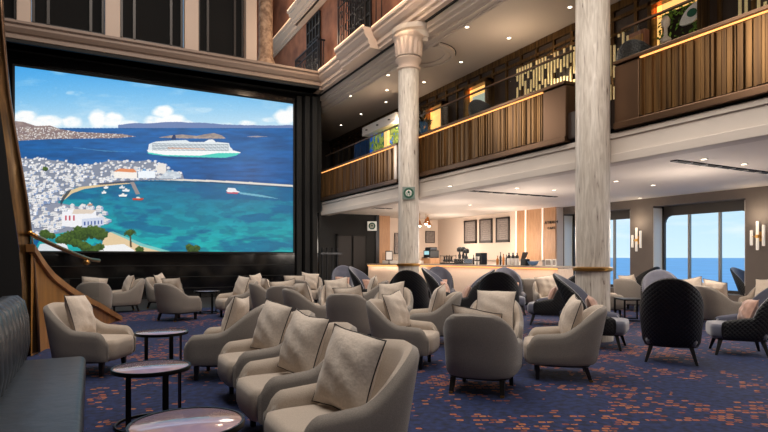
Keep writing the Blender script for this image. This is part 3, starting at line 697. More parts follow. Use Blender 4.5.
# ------------------------------------------------------------------ lower lounge far side
m = MB(); XWn = 14.7
def seg(y0, y1, z0, z1): m.b2((XWn,y0,z0),(XWn+.5,y1,z1))
seg(14.1,22.2,0,ZC1); seg(-5,22.2,2.95,ZC1+.1); seg(-5,22.2,0,.45)
wins = [(11.4,14.1),(8.02,10.62),(4.6,7.2),(1.2,3.8)]
seg(10.62,11.4,.45,2.95); seg(7.2,8.02,.45,2.95); seg(3.8,4.6,.45,2.95); seg(-5,1.2,.45,2.95)
struct(m.build('wall_right', M['greywall']))
for i, (a, b_) in enumerate(wins):
    w = empty('window_%d' % (5+i), (15.1,(a+b_)/2,.45)); struct(w); W = b_-a; H = 2.5
    m = MB(); m.b2((0,-W/2,0),(.08,-W/2+.09,H)); m.b2((0,W/2-.09,0),(.08,W/2,H)); m.b2((0,-W/2,2.22),(.08,W/2,H)); m.b2((0,-W/2,0),(.08,W/2,.1))
    for (sy) in (-1,1):   # rounded upper corners
        yc = sy*(W/2-.09); m.prism([(yc,2.22),(yc,2.0),(yc-sy*.03,2.1),(yc-sy*.09,2.18),(yc-sy*.2,2.22)], 0, 0, .08)
    m.build('window_frame', M['darkframe'], w)
    m = MB()
    for q in (1/3, 2/3): y = -W/2+W*q; m.b2((-.03,y-.028,.1),(.05,y+.028,2.22))
    m.build('mullion', M['alu'], w)
    MB().b2((.03,-W/2+.09,.1),(.04,W/2-.09,2.22)).build('pane', M['winglass'], w)
    MB().b2((-.35,-W/2,-.03),(0,W/2,.02)).build('window_sill', M['alu'], w)
def sconce(u, label):
    y = atX(u,240,14.65).y; d = empty('wall_sconce', (14.6,y,1.62), 0, label, 'wall lamp', 'glass tube wall lamps between the windows')
    MB().b2((.04,-.06,.22),(.1,.06,.46)).build('back_plate', M['brass'], d, bevel=.005)
    for k, (dy, z0, z1) in enumerate(((-.14,.1,.62),(0,0,.72),(.14,.12,.5))):
        MB().lathe([(.03,z0),(.034,z0+.02),(.034,z1-.02),(.03,z1)], (-.02,dy,0), 14).build('glass_tube', M['glow_tube'], d, smooth='auto')
    m = MB(); m.tube([(-.02,-.16,.34),(-.02,.16,.34)], .015); m.tube([(-.02,0,.34),(.06,0,.34)], .015); m.lathe([(.05,.3),(.05,.38)], (-.02,0,0), 12); m.build('bracket', M['brass'], d)
    l = bpy.data.lights.new('sconce_glow', 'POINT'); l.energy = 10; l.color = (1,.82,.6); l.shadow_soft_size = .1; lo = bpy.data.objects.new('sconce_glow', l); COL.objects.link(lo); lo.location = (14.4,y,2.5)
sconce(638,'glass tube wall lamp on the grey pier between the two sea windows')
sconce(759,'glass tube wall lamp on the grey pier at the right edge')
m = MB()
for (a, b_) in wins: m.b2((14.72,b_-.02,.47),(15.1,b_,2.9)); m.b2((14.72,a,.47),(15.1,a+.02,2.9))
struct(m.build('trim_17', mat('pale jamb lining', (236,232,222), .5)))
# bar back wall
XBW = 14.4
struct(MB().b2((XBW,14.12,0),(14.7,22.0,ZC1)).build('wall_bar', M['barwall']))
struct(MB().b2((9.9,21.6,0),(14.4,21.8,ZC1)).build('wall_bar_end', M['barwall']))
struct(MB().b2((8.0,YS-.05,0),(atY(376,240,YS).x,YS+.3,ZC1)).build('wall_lobby', M['blackmatte']))
xl = atY(376,240,YS-.1).x
struct(MB().b2((xl,YS-.1,0),(xl+.16,YS+.6,ZC1)).build('trim_13', M['gunmetal']))
struct(MB().b2((xl+.16,YS+.2,0),(atY(390,240,YS+.2).x,YS+.5,ZC1)).build('trim_14', M['wood']))
# lobby door recess
dd_ = empty('door_1', (atY(352,240,YS-.08).x,YS-.08,0)); struct(dd_); 
m = MB(); m.b2((-.62,-.03,0),(-.04,.03,2.3)); m.b2((.04,-.03,0),(.62,.03,2.3)); m.build('door_leaf', mat('dark walnut door', (30,22,20), .6), dd_, bevel=.01); m = MB(); m.b2((-.7,-.05,0),(-.62,.03,2.38)); m.b2((.62,-.05,0),(.7,.03,2.38)); m.b2((-.7,-.05,2.3),(.7,.03,2.38)); m.build('door_frame', M['blackmatte'], dd_)
# projecting emblem sign box
p = atY(372,226,20.1); sb = empty('emblem_sign', (p.x,p.y,p.z), math.radians(61.9), 'white square sign with green round emblem above the dark lobby doors', 'sign')
MB().b2((0,-.19,-.19),(.1,.19,.19)).build('light_box', mat('lit white sign', (226,224,214), .5, emit=.35), sb, bevel=.01); siren(sb, .14, 0)
# timber strip panels on the bar wall
yy = lambda u: atX(u,230,XBW-.05).y
ya, yb = yy(515), 14.14
m = MB(); nS = 26
for k in range(nS): y = ya+(yb-ya)*(k+.5)/nS; m.b2((XBW-.05,y-.035,0),(XBW,y+.035,ZC1))
struct(m.build('trim_15', M['wood']))
m = MB()
for u in (516.5,526,543): y = yy(u); m.b2((XBW-.09,y-.02,1.1),(XBW-.05,y+.02,ZC1))
tag(m.build('light_strip', mat('white vertical light line',(255,240,222),.5,emit=.6)), 'three white vertical light lines on the timber bar wall', 'light strip')
# signage text
def text(body, size, loc, rz, m_, name, parent=None, ext=.01):
    cu = bpy.data.curves.new(name, 'FONT'); cu.body = body; cu.size = size; cu.align_x = 'CENTER'; cu.align_y = 'CENTER'; cu.extrude = ext; cu.space_character = 1.25
    o = bpy.data.objects.new(name, cu); COL.objects.link(o); dg = bpy.context.evaluated_depsgraph_get(); me = bpy.data.meshes.new_from_object(o.evaluated_get(dg)); bpy.data.objects.remove(o)
    me.materials.clear(); me.materials.append(m_); q = bpy.data.objects.new(name, me); COL.objects.link(q); q.location = loc; q.rotation_euler = (PI/2,0,rz)
    if parent: q.parent = parent
    return q
pt = atX(551.3,225,XBW-.07); ts_ = empty('cafe_sign', (pt.x,pt.y,pt.z), 0, 'small dark two line ATRIUM CAFE lettering on the timber bar wall', 'sign')
text('ATRIUM', .15, (0,0,.09), -PI/2, M['blackprint'], 'lettering', ts_); text('CAFE', .13, (0,0,-.11), -PI/2, M['blackprint'], 'lettering', ts_)
# three framed menus
for i, (ua, ub) in enumerate(((464,476),(479.3,491.7),(495.8,509))):
    A, B = yy(ua), yy(ub); z0, z1 = 2.03, 3.02; lab = ('left','middle','right')[i]
    d = empty('menu_board', (XBW-.03,(A+B)/2,z0), 0, ('leftmost','middle','rightmost')[i]+' of the three dark framed menu boards on the cream bar wall', 'menu board', 'framed menus on the bar wall'); W = A-B; H = z1-z0
    m = MB(); m.b2((-.03,-W/2,0),(.03,-W/2+.06,H)); m.b2((-.03,W/2-.06,0),(.03,W/2,H)); m.b2((-.03,-W/2,0),(.03,W/2,.1)); m.b2((-.03,-W/2,H-.06),(.03,W/2,H)); m.build('frame', M['blackprint'], d)
    MB().b2((-.01,-W/2+.05,.08),(.02,W/2-.05,H-.05)).build('sheet', M['paper'], d)
    m = MB(); rr = random.Random(i)
    for q in range(9): w = rr.uniform(.3,.8)*(W-.2); m.b2((-.014,-w/2,H-.16-q*.085),(-.011,w/2,H-.175-q*.085))
    tag(m.build('print', mat('pale menu print', (166,154,146), .6), d), kind='stuff')
# small picture and frame on end wall
def picture(uc, va, vb, w, Y, label):
    a, b_ = atY(uc,va,Y), atY(uc,vb,Y); d = empty('picture_frame', (a.x,Y,b_.z), 0, label, 'picture'); H = a.z-b_.z
    m = MB(); t_ = .03; m.b2((-w/2,-.03,0),(-w/2+t_,0,H)); m.b2((w/2-t_,-.03,0),(w/2,0,H)); m.b2((-w/2,-.03,0),(w/2,0,t_)); m.b2((-w/2,-.03,H-t_),(w/2,0,H)); m.build('frame', M['blackprint'], d)
    MB().b2((-w/2+.02,-.015,.02),(w/2-.02,0,H-.02)).build('sheet', M['paper'], d)
picture(397,233,254,.28,21.58,'narrow grey framed board on cream wall left of the left marble column')
picture(430,231,243,.5,21.58,'pale framed board on the cream wall above the black coffee machine')
bpy.data.objects['picture_frame.001'].location.x = atY(430,240,21.58).x

# ------------------------------------------------------------------ bar counter
path = [Vector((9.75,19.6,0)), Vector((11.3,17.6,0)), Vector((11.5,16.8,0)), Vector((11.5,11.25,0)), ]
cnt = empty('bar_counter', (11.5,14,0), 0, 'long cream bar counter with warm light line under its stone top', 'counter')
def slab(w0, w1, z0, z1):      # w0 = front offset, w1 = depth
    m = MB(); P = [p-Vector((11.5,14,0)) for p in path]; ns = []
    for i in range(len(P)):
        t_ = (P[min(i+1,len(P)-1)]-P[max(i-1,0)]).normalized(); ns.append(Vector((t_.y*-1, t_.x, 0)) if False else Vector((-t_.y*-1*-1, t_.x*-1*-1, 0)))
    vs = []; 
    for i, p in enumerate(P):
        t_ = (P[min(i+1,len(P)-1)]-P[max(i-1,0)]).normalized(); n_ = Vector((t_.y, -t_.x, 0))   # points toward -X side (front)
        if n_.x > 0: n_ = -n_
        f = p+n_*w0; b = p-n_*w1; vs += [(f.x,f.y,z0),(b.x,b.y,z0),(b.x,b.y,z1),(f.x,f.y,z1)]
    fs = [(0,1,2,3),(12,15,14,13)]
    for i in range(3):
        for k in range(4): l = (k+1) % 4; fs.append((i*4+k, i*4+l, i*4+4+l, i*4+4+k))
    return m.add(vs, fs)
slab(.0,.6,.08,1.12).build('front_panel', mat('warm lit cream counter front', (236,214,196), .55, vscale=30, rgb2=(226,200,180), stretch=(1,6,.3)), cnt)
slab(-.05,.55,0,.08).build('kick_plate', M['blackmatte'], cnt)
slab(.12,.72,1.14,1.19).build('counter_top', M['stone_top'], cnt)
slab(.05,.0,1.10,1.13).build('light_strip', M['led'], cnt)
# rear service shelf
rs = empty('service_shelf', (13.4,16.5,0), 0, 'cream back bar unit behind the counter under the menu boards', 'cabinet')
MB().b2((.3,-2.4,0),(.95,4.6,1.3)).build('carcass', M['barwall'], rs, bevel=.01); MB().b2((.27,-2.4,1.3),(.98,4.6,1.34)).build('worktop', M['stone_top'], rs)
CT = 1.19
def on(u, dpt=None, X=11.75): return Vector((X, atX(u,260,X).y, CT))
# espresso machine black with display
def thing_at(name, u, label, cat, X=11.75, group=None): 
    p = on(u, X=X); 
    if u < 415: p = Vector((10.9, atX(u,260,10.9).y, CT))
    return empty(name, p, -PI/2+PI, label, cat, group)
pb = thing_at('riser_box', 431, 'low peach riser box on the bar counter under the black coffee machine', 'box'); MB().b2((-.25,-.32,0),(.25,.32,.22)).build('box_body', M['wood'], pb, bevel=.01)
pb.rotation_euler = (0,0,0)
t1 = empty('coffee_machine', pb.location+Vector((0,0,.22)), 0, 'black coffee machine with pale blue display on riser box at the left of the bar', 'coffee machine')
MB().b2((-.2,-.24,0),(.22,.24,.3)).build('body', M['blackplastic'], t1, bevel=.02); MB().b2((-.16,-.18,.3),(.18,.2,.42)).build('bean_hopper', M['gunmetal'], t1, bevel=.03); MB().b2((-.215,-.16,.13),(-.2,.16,.27)).build('display', M['screenblue'], t1); MB().b2((-.3,-.2,0),(-.2,.2,.03)).build('drip_tray', M['stainless'], t1)
# bottle rack
t1 = thing_at('cup_rack', 448, 'black wire rack holding upturned glasses on the bar counter', 'rack'); t1.rotation_euler = (0,0,0)
m = MB()
for s in (-1,1):
    for e_ in (-1,1): m.tube([(s*.15,e_*.3,0),(s*.15,e_*.3,.34)], .012, 6)
for z in (.04,.3): m.tube([(-.15,-.3,z),(.15,-.3,z),(.15,.3,z),(-.15,.3,z)], .012, 6, closed=True)
for k in range(5): m.tube([(-.15,-.3+.15*k,.3),(.15,-.3+.15*k,.3)], .01, 6)
m.build('frame', M['blackmetal'], t1)
for k in range(4): MB().lathe([(.05,0),(.06,.04),(.035,.1),(.03,.16),(.05,.2)], (0,-.22+.15*k,.08), 12).build('holder', M['blackplastic'], t1, smooth='auto')
MB().b2((-.17,-.32,0),(.17,.32,.03)).build('tray', M['gunmetal'], t1)
# espresso machine with grinders
t1 = thing_at('espresso_machine', 463, 'steel espresso machine with black grinder heads in the middle of the bar', 'coffee machine'); t1.rotation_euler = (0,0,0)
MB().b2((-.2,-.3,.02),(.2,.3,.2)).build('body', M['stainless'], t1, bevel=.02)
for k, y in enumerate((.2,-.02,-.2)):
    MB().lathe([(.05,.2),(.06,.32),(.03,.38),(.03,.44),(.1,.46),(.11,.56),(.05,.62)], (0,y,.0 if k != 2 else -.06), 14).build('grinder', M['blackplastic'], t1, smooth='auto')
m = MB()
for y in (-.18,0,.18): m.tube([(-.2,y,.12),(-.3,y,.1),(-.36,y,.08)], .016, 6)
m.build('handle', M['blackplastic'], t1)
MB().b2((-.26,-.28,0),(.2,.28,.03)).build('drip_tray', M['blackplastic'], t1)
t1 = thing_at('syrup_dispenser', 481, 'black boxy dispenser with white cup stacks on the bar under the menus', 'dispenser'); t1.rotation_euler = (0,0,0)
MB().b2((-.12,-.16,0),(.14,.16,.4)).build('body', M['blackplastic'], t1, bevel=.015)
for y, z in ((-.08,.06),(.08,.06),(-.08,.22),(.08,.22)): MB().lathe([(.03,0),(.045,.12)], (-.17,y,z-.06 if z < .1 else z-.06), 12).build('cup_stack', M['white'], t1, smooth='auto')
def bottle(u, label, m1, h=.3, r=.035, X=11.75):
    p = on(u, X=X); o = empty('bottle', p, 0, label, 'bottle', 'bottles on the bar counter')
    MB().lathe([(r,0),(r,h*.6),(r*.35,h*.78),(r*.35,h*.96)], n=14).build('glass_body', m1, o, smooth='auto'); MB().lathe([(r*.4,h*.95),(r*.4,h)], n=10).build('cap', M['blackplastic'], o)
bottle(473.5,'slim dark bottle left of the black dispenser on the bar',M['blackplastic'],.34); bottle(475.8,'dark bottle standing close to the black dispenser on the bar',M['blackplastic'],.3)
bottle(497.5,'amber bottle on the bar below the rightmost menu board',M['copper'],.3,.045); bottle(500.5,'tall black bottle among the amber ones right of the menu boards',M['blackplastic'],.42)
bottle(503.5,'amber bottle in front of the glass jars on the bar',M['copper'],.36,.04); bottle(506.5,'black bottle beside the glass jars on the bar',M['blackplastic'],.34)
for i, u in enumerate((509,513,517)):
    p = on(u); o = empty('glass_jar', p, 0, ('left','middle','right')[i]+' clear glass jar with black lid on the bar near the knife block', 'jar', 'glass jars on the bar'); MB().lathe([(.06,0),(.065,.02),(.065,.2),(.05,.22)], n=16).build('jar_body', M['white'], o, smooth='auto'); MB().lathe([(.055,.22),(.06,.24),(.06,.28),(.02,.33),(.025,.38),(.01,.4)], n=14).build('lid', M['blackplastic'], o, smooth='auto')
p = on(525); o = empty('knife_block', p, 0, 'black block bristling with tilted knife handles on the bar by the timber wall', 'knife block')
MB().box((0,0,.1),(.16,.24,.2)).build('block', M['blackplastic'], o, bevel=.01)
for k in range(5): MB().box((-.02,-.08+.045*k,.3),(.03,.022,.24), Euler((.55-.05*k,0,0)).to_matrix()).build('handle', M['blackprint'], o, bevel=.006)
p = on(533); o = tag(MB().lathe([(.05,0),(.12,.03),(.17,.13),(.16,.13),(.11,.04),(.0,.03)], n=24).build('bowl', M['blueish'], None, smooth='auto', loc=tuple(p)), 'blue bowl near the right end of the bar counter', 'bowl')
for i, u in enumerate((548.5,554.5)):
    p = on(u); o = empty('menu_holder', p, 0, ('left','right')[i]+' small framed card standing at the right end of the bar counter', 'card holder', 'small framed cards on the bar'); MB().b2((-.01,-.12 if i == 0 else -.07,0),(.01,.12 if i == 0 else .07,.2)).build('frame', M['white'], o); MB().b2((-.016,-.09 if i == 0 else -.05,.03),(-.01,.09 if i == 0 else .05,.17)).build('card', M['paper'], o)
# sign stand and glass sneeze guard left end
p = Vector((10.15, atX(389,255,10.15).y, CT)); o = empty('sign_stand', p, math.radians(-28), 'small white framed notice standing on the left end of the bar counter', 'sign')
MB().b2((-.14,-.02,.12),(.14,.0,.5)).build('frame', M['blackprint'], o); MB().b2((-.11,-.03,.16),(.11,-.02,.46)).build('card', M['white'], o); MB().lathe([(.08,0),(.02,.02),(.015,.14)], n=12).build('foot', M['blackmetal'], o)
o = empty('display_case', (10.85,18.75,CT), math.radians(-52), 'low glass display case on the left end of the bar counter', 'display case')
MB().b2((-.8,-.2,0),(.8,.2,.12)).build('base', M['white'], o, bevel=.01); MB().b2((-.8,-.2,.12),(.8,-.19,.42)).build('glass_front', M['glass'], o); MB().b2((-.8,-.2,.42),(.8,.2,.43)).build('glass_top', M['glass'], o)
# pendants
for i, (u, v0, X) in enumerate(((419.5,226,11.6),(426,224,12.0),(429,226,12.15),(427.5,222,12.3))):
    p = atX(u,v0,X); o = empty('pendant_lamp', (p.x,p.y,ZC1), 0, ('copper pendant lamp peeking out right of the left marble column','copper pendant lamp, left of the cluster of three over the bar','copper pendant lamp, right of the cluster of three over the bar','highest copper pendant lamp in the cluster of three over the bar')[i], 'pendant lamp', 'copper pendants over the bar')
    h = ZC1-p.z
    MB().tube([(0,0,0),(0,0,-h+.2)], .01, 6).build('cord', M['brass'], o); MB().lathe([(.02,.22),(.04,.2),(.06,.1),(.13,.02),(.12,.02),(.05,.09)], (0,0,-h), 20, cap=False).build('shade', M['copper'], o, smooth='auto'); MB().lathe([(.0,-.05),(.05,-.03),(.06,.01),(.03,.06)], (0,0,-h), 14).build('bulb', M['bulb'], o, smooth=True)
# gunmetal stanchion stack near screen corner
p = atY(330,262,19.6); o = empty('floor_stand', (p.x,19.6,0), 0, 'dark metal gate posts standing by the black wall right of the screen', 'stand')
for dx in (-.32,-.12,.1,.3): MB().lathe([(.09,0),(.09,.03),(.03,.05),(.03,1.75),(.05,1.8)], (dx,0,0), 12).build('post', M['gunmetal'], o, smooth='auto')
MB().b2((-.4,-.04,1.55),(.5,.04,1.62)).build('crossbar', M['gunmetal'], o)

# ------------------------------------------------------------------ ceiling fittings
lights = []
def downlight(u, v, z, label, i, r=.045):
    p = atZ2(u, v, z); o = empty('downlight', (p.x,p.y,z), 0, label, 'ceiling light', 'small round downlights in the ceilings')
    MB().lathe([(r*1.5,-.012),(r*1.5,0),(r,.0)], n=16, cap=False).build('trim_ring', M['white'], o); MB().lathe([(0.001,-.006),(r,-.006)], n=16, cap=False).build('lens', M['downlight'], o); return p
def atZ2(u, v, z): return dep(u, v, (z-CH)*FPX/(HZ-v))
upper = [(388,75),(387,90),(351,96),(386,102),(361,114),(341,125),(424,82),(467,27),(509,38),(461,62),(570,7)]
for i, (u, v) in enumerate(upper):
    downlight(u, v, ZC2, 'small round downlight in the taupe ceiling over the upper deck', i)
lower = [(704,159),(744,164),(653,185),(616,181),(554,190),(517,188),(470,205),(495,180),(640,198),(560,170),(450,186)]
for i, (u, v) in enumerate(lower):
    downlight(u, v, ZC1, 'small round downlight in the cream ceiling of the lower lounge', i)
for (y, x0, x1, lab) in ((6.3,9.3,12.5,'long black slot vent in the lounge ceiling nearest the right edge'),(11.7,8.6,11.9,'long black slot vent in the lounge ceiling between the two marble columns'),(17.4,8.45,9.6,'short black slot vent in the lounge ceiling left of the left marble column')):
    o = empty('slot_vent', ((x0+x1)/2,y,ZC1), 0, lab, 'vent'); W = x1-x0
    MB().b2((-W/2,-.07,-.02),(W/2,.07,0)).build('slot', M['blackmatte'], o); m = MB()
    for k in range(int(W/.45)+1): m.b2((-W/2+k*.45-.01,-.07,-.026),(-W/2+k*.45+.01,.07,-.02))
    m.build('divider', M['white'], o)

# ------------------------------------------------------------------ staircase left
st = empty('staircase', (0,0,0), 0, 'sweeping bronze and oak staircase curving down at the left of the lounge', 'staircase')
edge = [(0,-20),(2,20),(5,55),(9,95),(13,120),(17,144),(22,172),(27,202),(31,235),(34,262),(36,290),(38,320),(39,352)]
inn = [(-40,-20),(-22,20),(-14,55),(-4,95),(0,110),(3,130),(7,160),(10,188),(15,220),(19,248),(22,285),(22,320),(22,355)]
Yf = 9.4
A = [atY(u,v,Yf+.25) for u, v in edge]; B = [atY(u,v,Yf) for u, v in inn]
for P in (A, B):
    for p in P: p.z = max(p.z, 0)
m = MB(); n = len(A); m.add([p for p in A]+[p for p in B]+[p+Vector((0,.3,0)) for p in A], [(i, i+1, n+i+1, n+i) for i in range(n-1)]+[(i, i+1, 2*n+i+1, 2*n+i) for i in range(n-1)])
m.build('bronze_stringer', M['bronze'], st, smooth='auto')
m = MB(); m.add([p+Vector((0,-.01,0)) for p in B]+[Vector((-6.9,Yf-.4,p.z)) for p in B], [(i, i+1, n+i+1, n+i) for i in range(n-1)]); m.build('black_soffit', M['blackmatte'], st)
m = MB(); m.tube([p+Vector((0,-.02,0)) for p in A], .022, 6); m.build('edge_bead', M['bronze2'], st, smooth=True)
top = [(31,247,9.5),(38,258,9.8),(45,268,10.1),(52,276,10.4),(60,282.5,10.75),(68,288.5,11.1),(77,294,11.6),(88,300,12.2),(98,305,12.8),(108,311,13.4),(120,318,14.0)]
T = [atY(u,v,y) for u, v, y in top]; n = len(T)
m = MB(); vs = []
for p in T: vs += [p, Vector((p.x,p.y,0)), p+Vector((-.08,.02,0)), Vector((p.x-.08,p.y+.02,0))]
fs = []
for i in range(n-1):
    a = i*4; b = a+4; fs += [(a,b,b+1,a+1),(a+2,a+3,b+3,b+2),(a,a+2,b+2,b)]
fs.append(((n-1)*4,(n-1)*4+2,(n-1)*4+3,(n-1)*4+1)); m.add(vs, fs); m.build('oak_side_panel', M['oak'], st)
m = MB(); vs = []
for p in T: vs += [p+Vector((.05,-.03,-.07)), p+Vector((.05,-.03,.04)), p+Vector((-.12,.05,.04)), p+Vector((-.12,.05,-.07))]
fs = [(0,1,2,3)]+[((n-1)*4+k) for k in ()]
for i in range(n-1):
    for k in range(4): l = (k+1) % 4; fs.append((i*4+k, i*4+l, i*4+4+l, i*4+4+k))
fs.append(tuple((n-1)*4+k for k in (3,2,1,0))); m.add(vs, fs); m.build('cap_rail', mat('pale honey timber cap', (178,130,80), .4, vscale=3, rgb2=(150,104,60)), st, smooth='auto')
for i in range(1, n-1):
    p = T[i]; q = T[i+1]; zt_ = max(.12, p.z-.12); MB().add([(p.x-.1,p.y,0),(q.x-.1,q.y,0),(q.x-1.5,q.y+.3,0),(p.x-1.5,p.y+.3,0),(p.x-.1,p.y,zt_),(q.x-.1,q.y,zt_),(q.x-1.5,q.y+.3,zt_),(p.x-1.5,p.y+.3,zt_)], [(0,1,2,3),(4,5,6,7),(0,1,5,4),(1,2,6,5),(2,3,7,6),(3,0,4,7)]).build('step', M['darkfloor'], st)
hr = [(30,233,9.5),(36,236.5,9.8),(46,241.5,10.2),(58,247,10.7),(70,252,11.2),(80,256,11.7),(90,259.5,12.2),(99,260.5,12.7)]
m = MB(); m.tube([atY(*p) for p in hr], .035, 10); m.build('handrail', M['brass'], st, smooth=True)
pk = atY(87,262.5,12.0); m = MB(); m.lathe([(.0,-.05),(.045,-.035),(.06,0),(.045,.035),(0,.05)], tuple(pk), 14); m.tube([pk, pk+Vector((0,0,.09))], .02, 6); m.build('newel_knob', M['brass'], st, smooth=True)
G = [atY(*p) for p in hr]; m = MB(); vs = []
for g in G: vs += [g, Vector((g.x,g.y,max(.05,g.z-1.0)))]
m.add(vs, [(2*i,2*i+2,2*i+3,2*i+1) for i in range(len(G)-1)]); m.build('glass_panel', M['glass'], st)

# ------------------------------------------------------------------ sofa (channelled banquette)
so = empty('banquette_sofa', (0,0,0), 0, 'long dark blue grey leather banquette with channelled back at the lower left corner', 'sofa')
def rbox(a, b, name, m_, par, bev=.05, seg=4): return MB().b2(a, b).build(name, m_, par, smooth=True, bevel=bev, seg=seg)
ends = [1.9,6.42]
for i in range(1):
    rbox((-.72,ends[i]+.004,.22),(-.04,ends[i+1]-.004,.445), 'seat_cushion', M['leather'], so, .055)
y = 1.9; k = 0; chn = 20; wch = (6.62-1.9)/chn
for k in range(chn):
    y0 = 1.9+k*wch; m = MB()
    prof = [(-.60,.40),(-.565,.6),(-.575,.85),(-.61,1.0),(-.67,1.055),(-.76,1.05),(-.82,.98),(-.84,.4)]
    vs = []; sx_ = [(0,.0),(.12,.022),(.35,.034),(.65,.034),(.88,.022),(1,0)]
    for (t_, bulge) in sx_:
        for j, (x, z) in enumerate(prof): vs.append((x+(bulge if j < 5 else 0), y0+wch*t_, z+(bulge*.4 if 2 < j < 6 else 0)))
    nP = len(prof); fs = [(i*nP+j, i*nP+j+1, (i+1)*nP+j+1, (i+1)*nP+j) for i in range(5) for j in range(nP-1)]+[tuple(range(nP)), tuple(5*nP+j for j in range(nP))[::-1]]
    m.add(vs, fs); m.build('back_channel', M['leather'], so, smooth='auto')
MB().b2((-.86,1.9,.0),(-.6,6.6,.42)).build('back_base', M['blackmatte'], so); MB().b2((-.70,1.92,.0),(-.10,6.38,.22)).build('seat_base', M['leather'], so, bevel=.02)

# ------------------------------------------------------------------ side tables
def make_table(r=.32, h=.5):
    o = empty('side_table'); 
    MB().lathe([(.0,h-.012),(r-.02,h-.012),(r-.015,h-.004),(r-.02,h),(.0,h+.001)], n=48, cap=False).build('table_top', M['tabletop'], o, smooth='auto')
    MB().lathe([(r-.02,h-.03),(r,h-.03),(r+.004,h-.01),(r,h+.004),(r-.014,h+.004),(r-.016,h-.01)], n=48, cap=False).build('rim', M['blackmetal'], o, smooth='auto')
    MB().tube([(.29*math.cos(q*PI/20),.29*math.sin(q*PI/20),.012) for q in range(40)], .012, 6, closed=True).build('base_ring', M['blackmetal'], o, smooth=True)
    for a in (-2.5,-1.2,.2,): 
        R_ = Euler((0,0,a)).to_matrix(); MB().box(R_ @ Vector((.24,0,h/2-.01)), (.014,.05,h-.03), R_).build('leg', M['blackmetal'], o)
    remember(o); return o
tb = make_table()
tabs = [((.49,3.32,0),'nearest round side table with reflection-tinted top, in front of the nearest armchair'),((.47,5.16,0),'middle round side table beside the banquette, second from the camera'),((.8,7.5,0),'round side table between the lone left armchair and the armchair row'),
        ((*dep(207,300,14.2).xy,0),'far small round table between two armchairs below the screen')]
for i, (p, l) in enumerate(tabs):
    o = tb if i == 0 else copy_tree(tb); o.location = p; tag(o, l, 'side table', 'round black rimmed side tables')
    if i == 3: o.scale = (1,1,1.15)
def square_table(u, d, w, label):
    p = dep(u, 300, d); o = empty('square_table', (p.x,p.y,0), math.radians(-28), label, 'side table')
    MB().b2((-w/2,-w/2,.47),(w/2,w/2,.5)).build('table_top', M['blackmetal'], o)
    for sx_ in (-1,1):
        for sy in (-1,1): MB().b2((sx_*w/2,sy*w/2,0),(sx_*(w/2-.03),sy*(w/2-.03),.47)).build('leg', M['blackmetal'], o)
    m = MB()
    for sy in (-1,1): m.b2((-w/2,sy*w/2,.01),(w/2,sy*(w/2-.03),.03)); 
    m.build('foot_bar', M['blackmetal'], o)
square_table(631,12.6,.55,'black square framed table near the sea windows between beige and black chairs')

# ------------------------------------------------------------------ cushions
def make_cushion(name, w, h, t, m_, pm, seed):
    o = empty(name); rr = random.Random(seed); ph = rr.uniform(0,9)
    def fn(sg):
        def f(a, b):
            x = a*2-1; y = b*2-1
            ex = 1-.085*(1-y*y); ey = 1-.085*(1-x*x)
            th = max(0,(1-abs(x)**2.6))**.62*max(0,(1-abs(y)**2.6))**.62
            wr = .012*math.sin(7*x+5*y+ph)*math.sin(4*y-3*x+ph*2)*(th)
            edge_w = .01*math.sin(9*x*1.3+ph)*(1-th)
            return (sg*(t/2*th)+wr+edge_w*.3, x*w/2*ex, y*h/2*ey+.008*math.sin(3*x+ph))
        return f
    m = MB(); m.grid(fn(1), 21, 21); m.grid(lambda a, b: fn(-1)(1-a, b), 21, 21); 
    o2 = m.build('cover', m_, o, smooth=True, fix=False)
    f = fn(0); path_ = [f(q/12,0) for q in range(12)]+[f(1,q/12) for q in range(12)]+[f(1-q/12,1) for q in range(12)]+[f(0,1-q/12) for q in range(12)]
    MB().tube(path_, .005, 5, closed=True).build('piping', pm, o2, smooth=True)
    remember(o); return o
cushA = make_cushion('cushion', .57, .55, .21, M['pillow'], M['piping'], 1)
cushB = make_cushion('cushion', .54, .53, .22, M['pillow'], M['piping'], 5)
cushP = make_cushion('cushion', .46, .36, .17, M['pink'], M['pink'], 3)
USED = set()
def place_cushion(src, chair, loc, rot, label, cat='cushion', group='sand pillows on the armchairs'):
    o = src if src.name not in USED else copy_tree(src); USED.add(src.name) if o is src else None
    R_ = Euler((0,0,chair.rotation_euler.z)).to_matrix(); o.location = chair.location+R_ @ Vector(loc)
    o.rotation_euler = ((R_ @ (Euler((0,0,rot[2])).to_matrix() @ Euler((rot[0],rot[1],0)).to_matrix())).to_euler()); tag(o, label, cat, group); return o

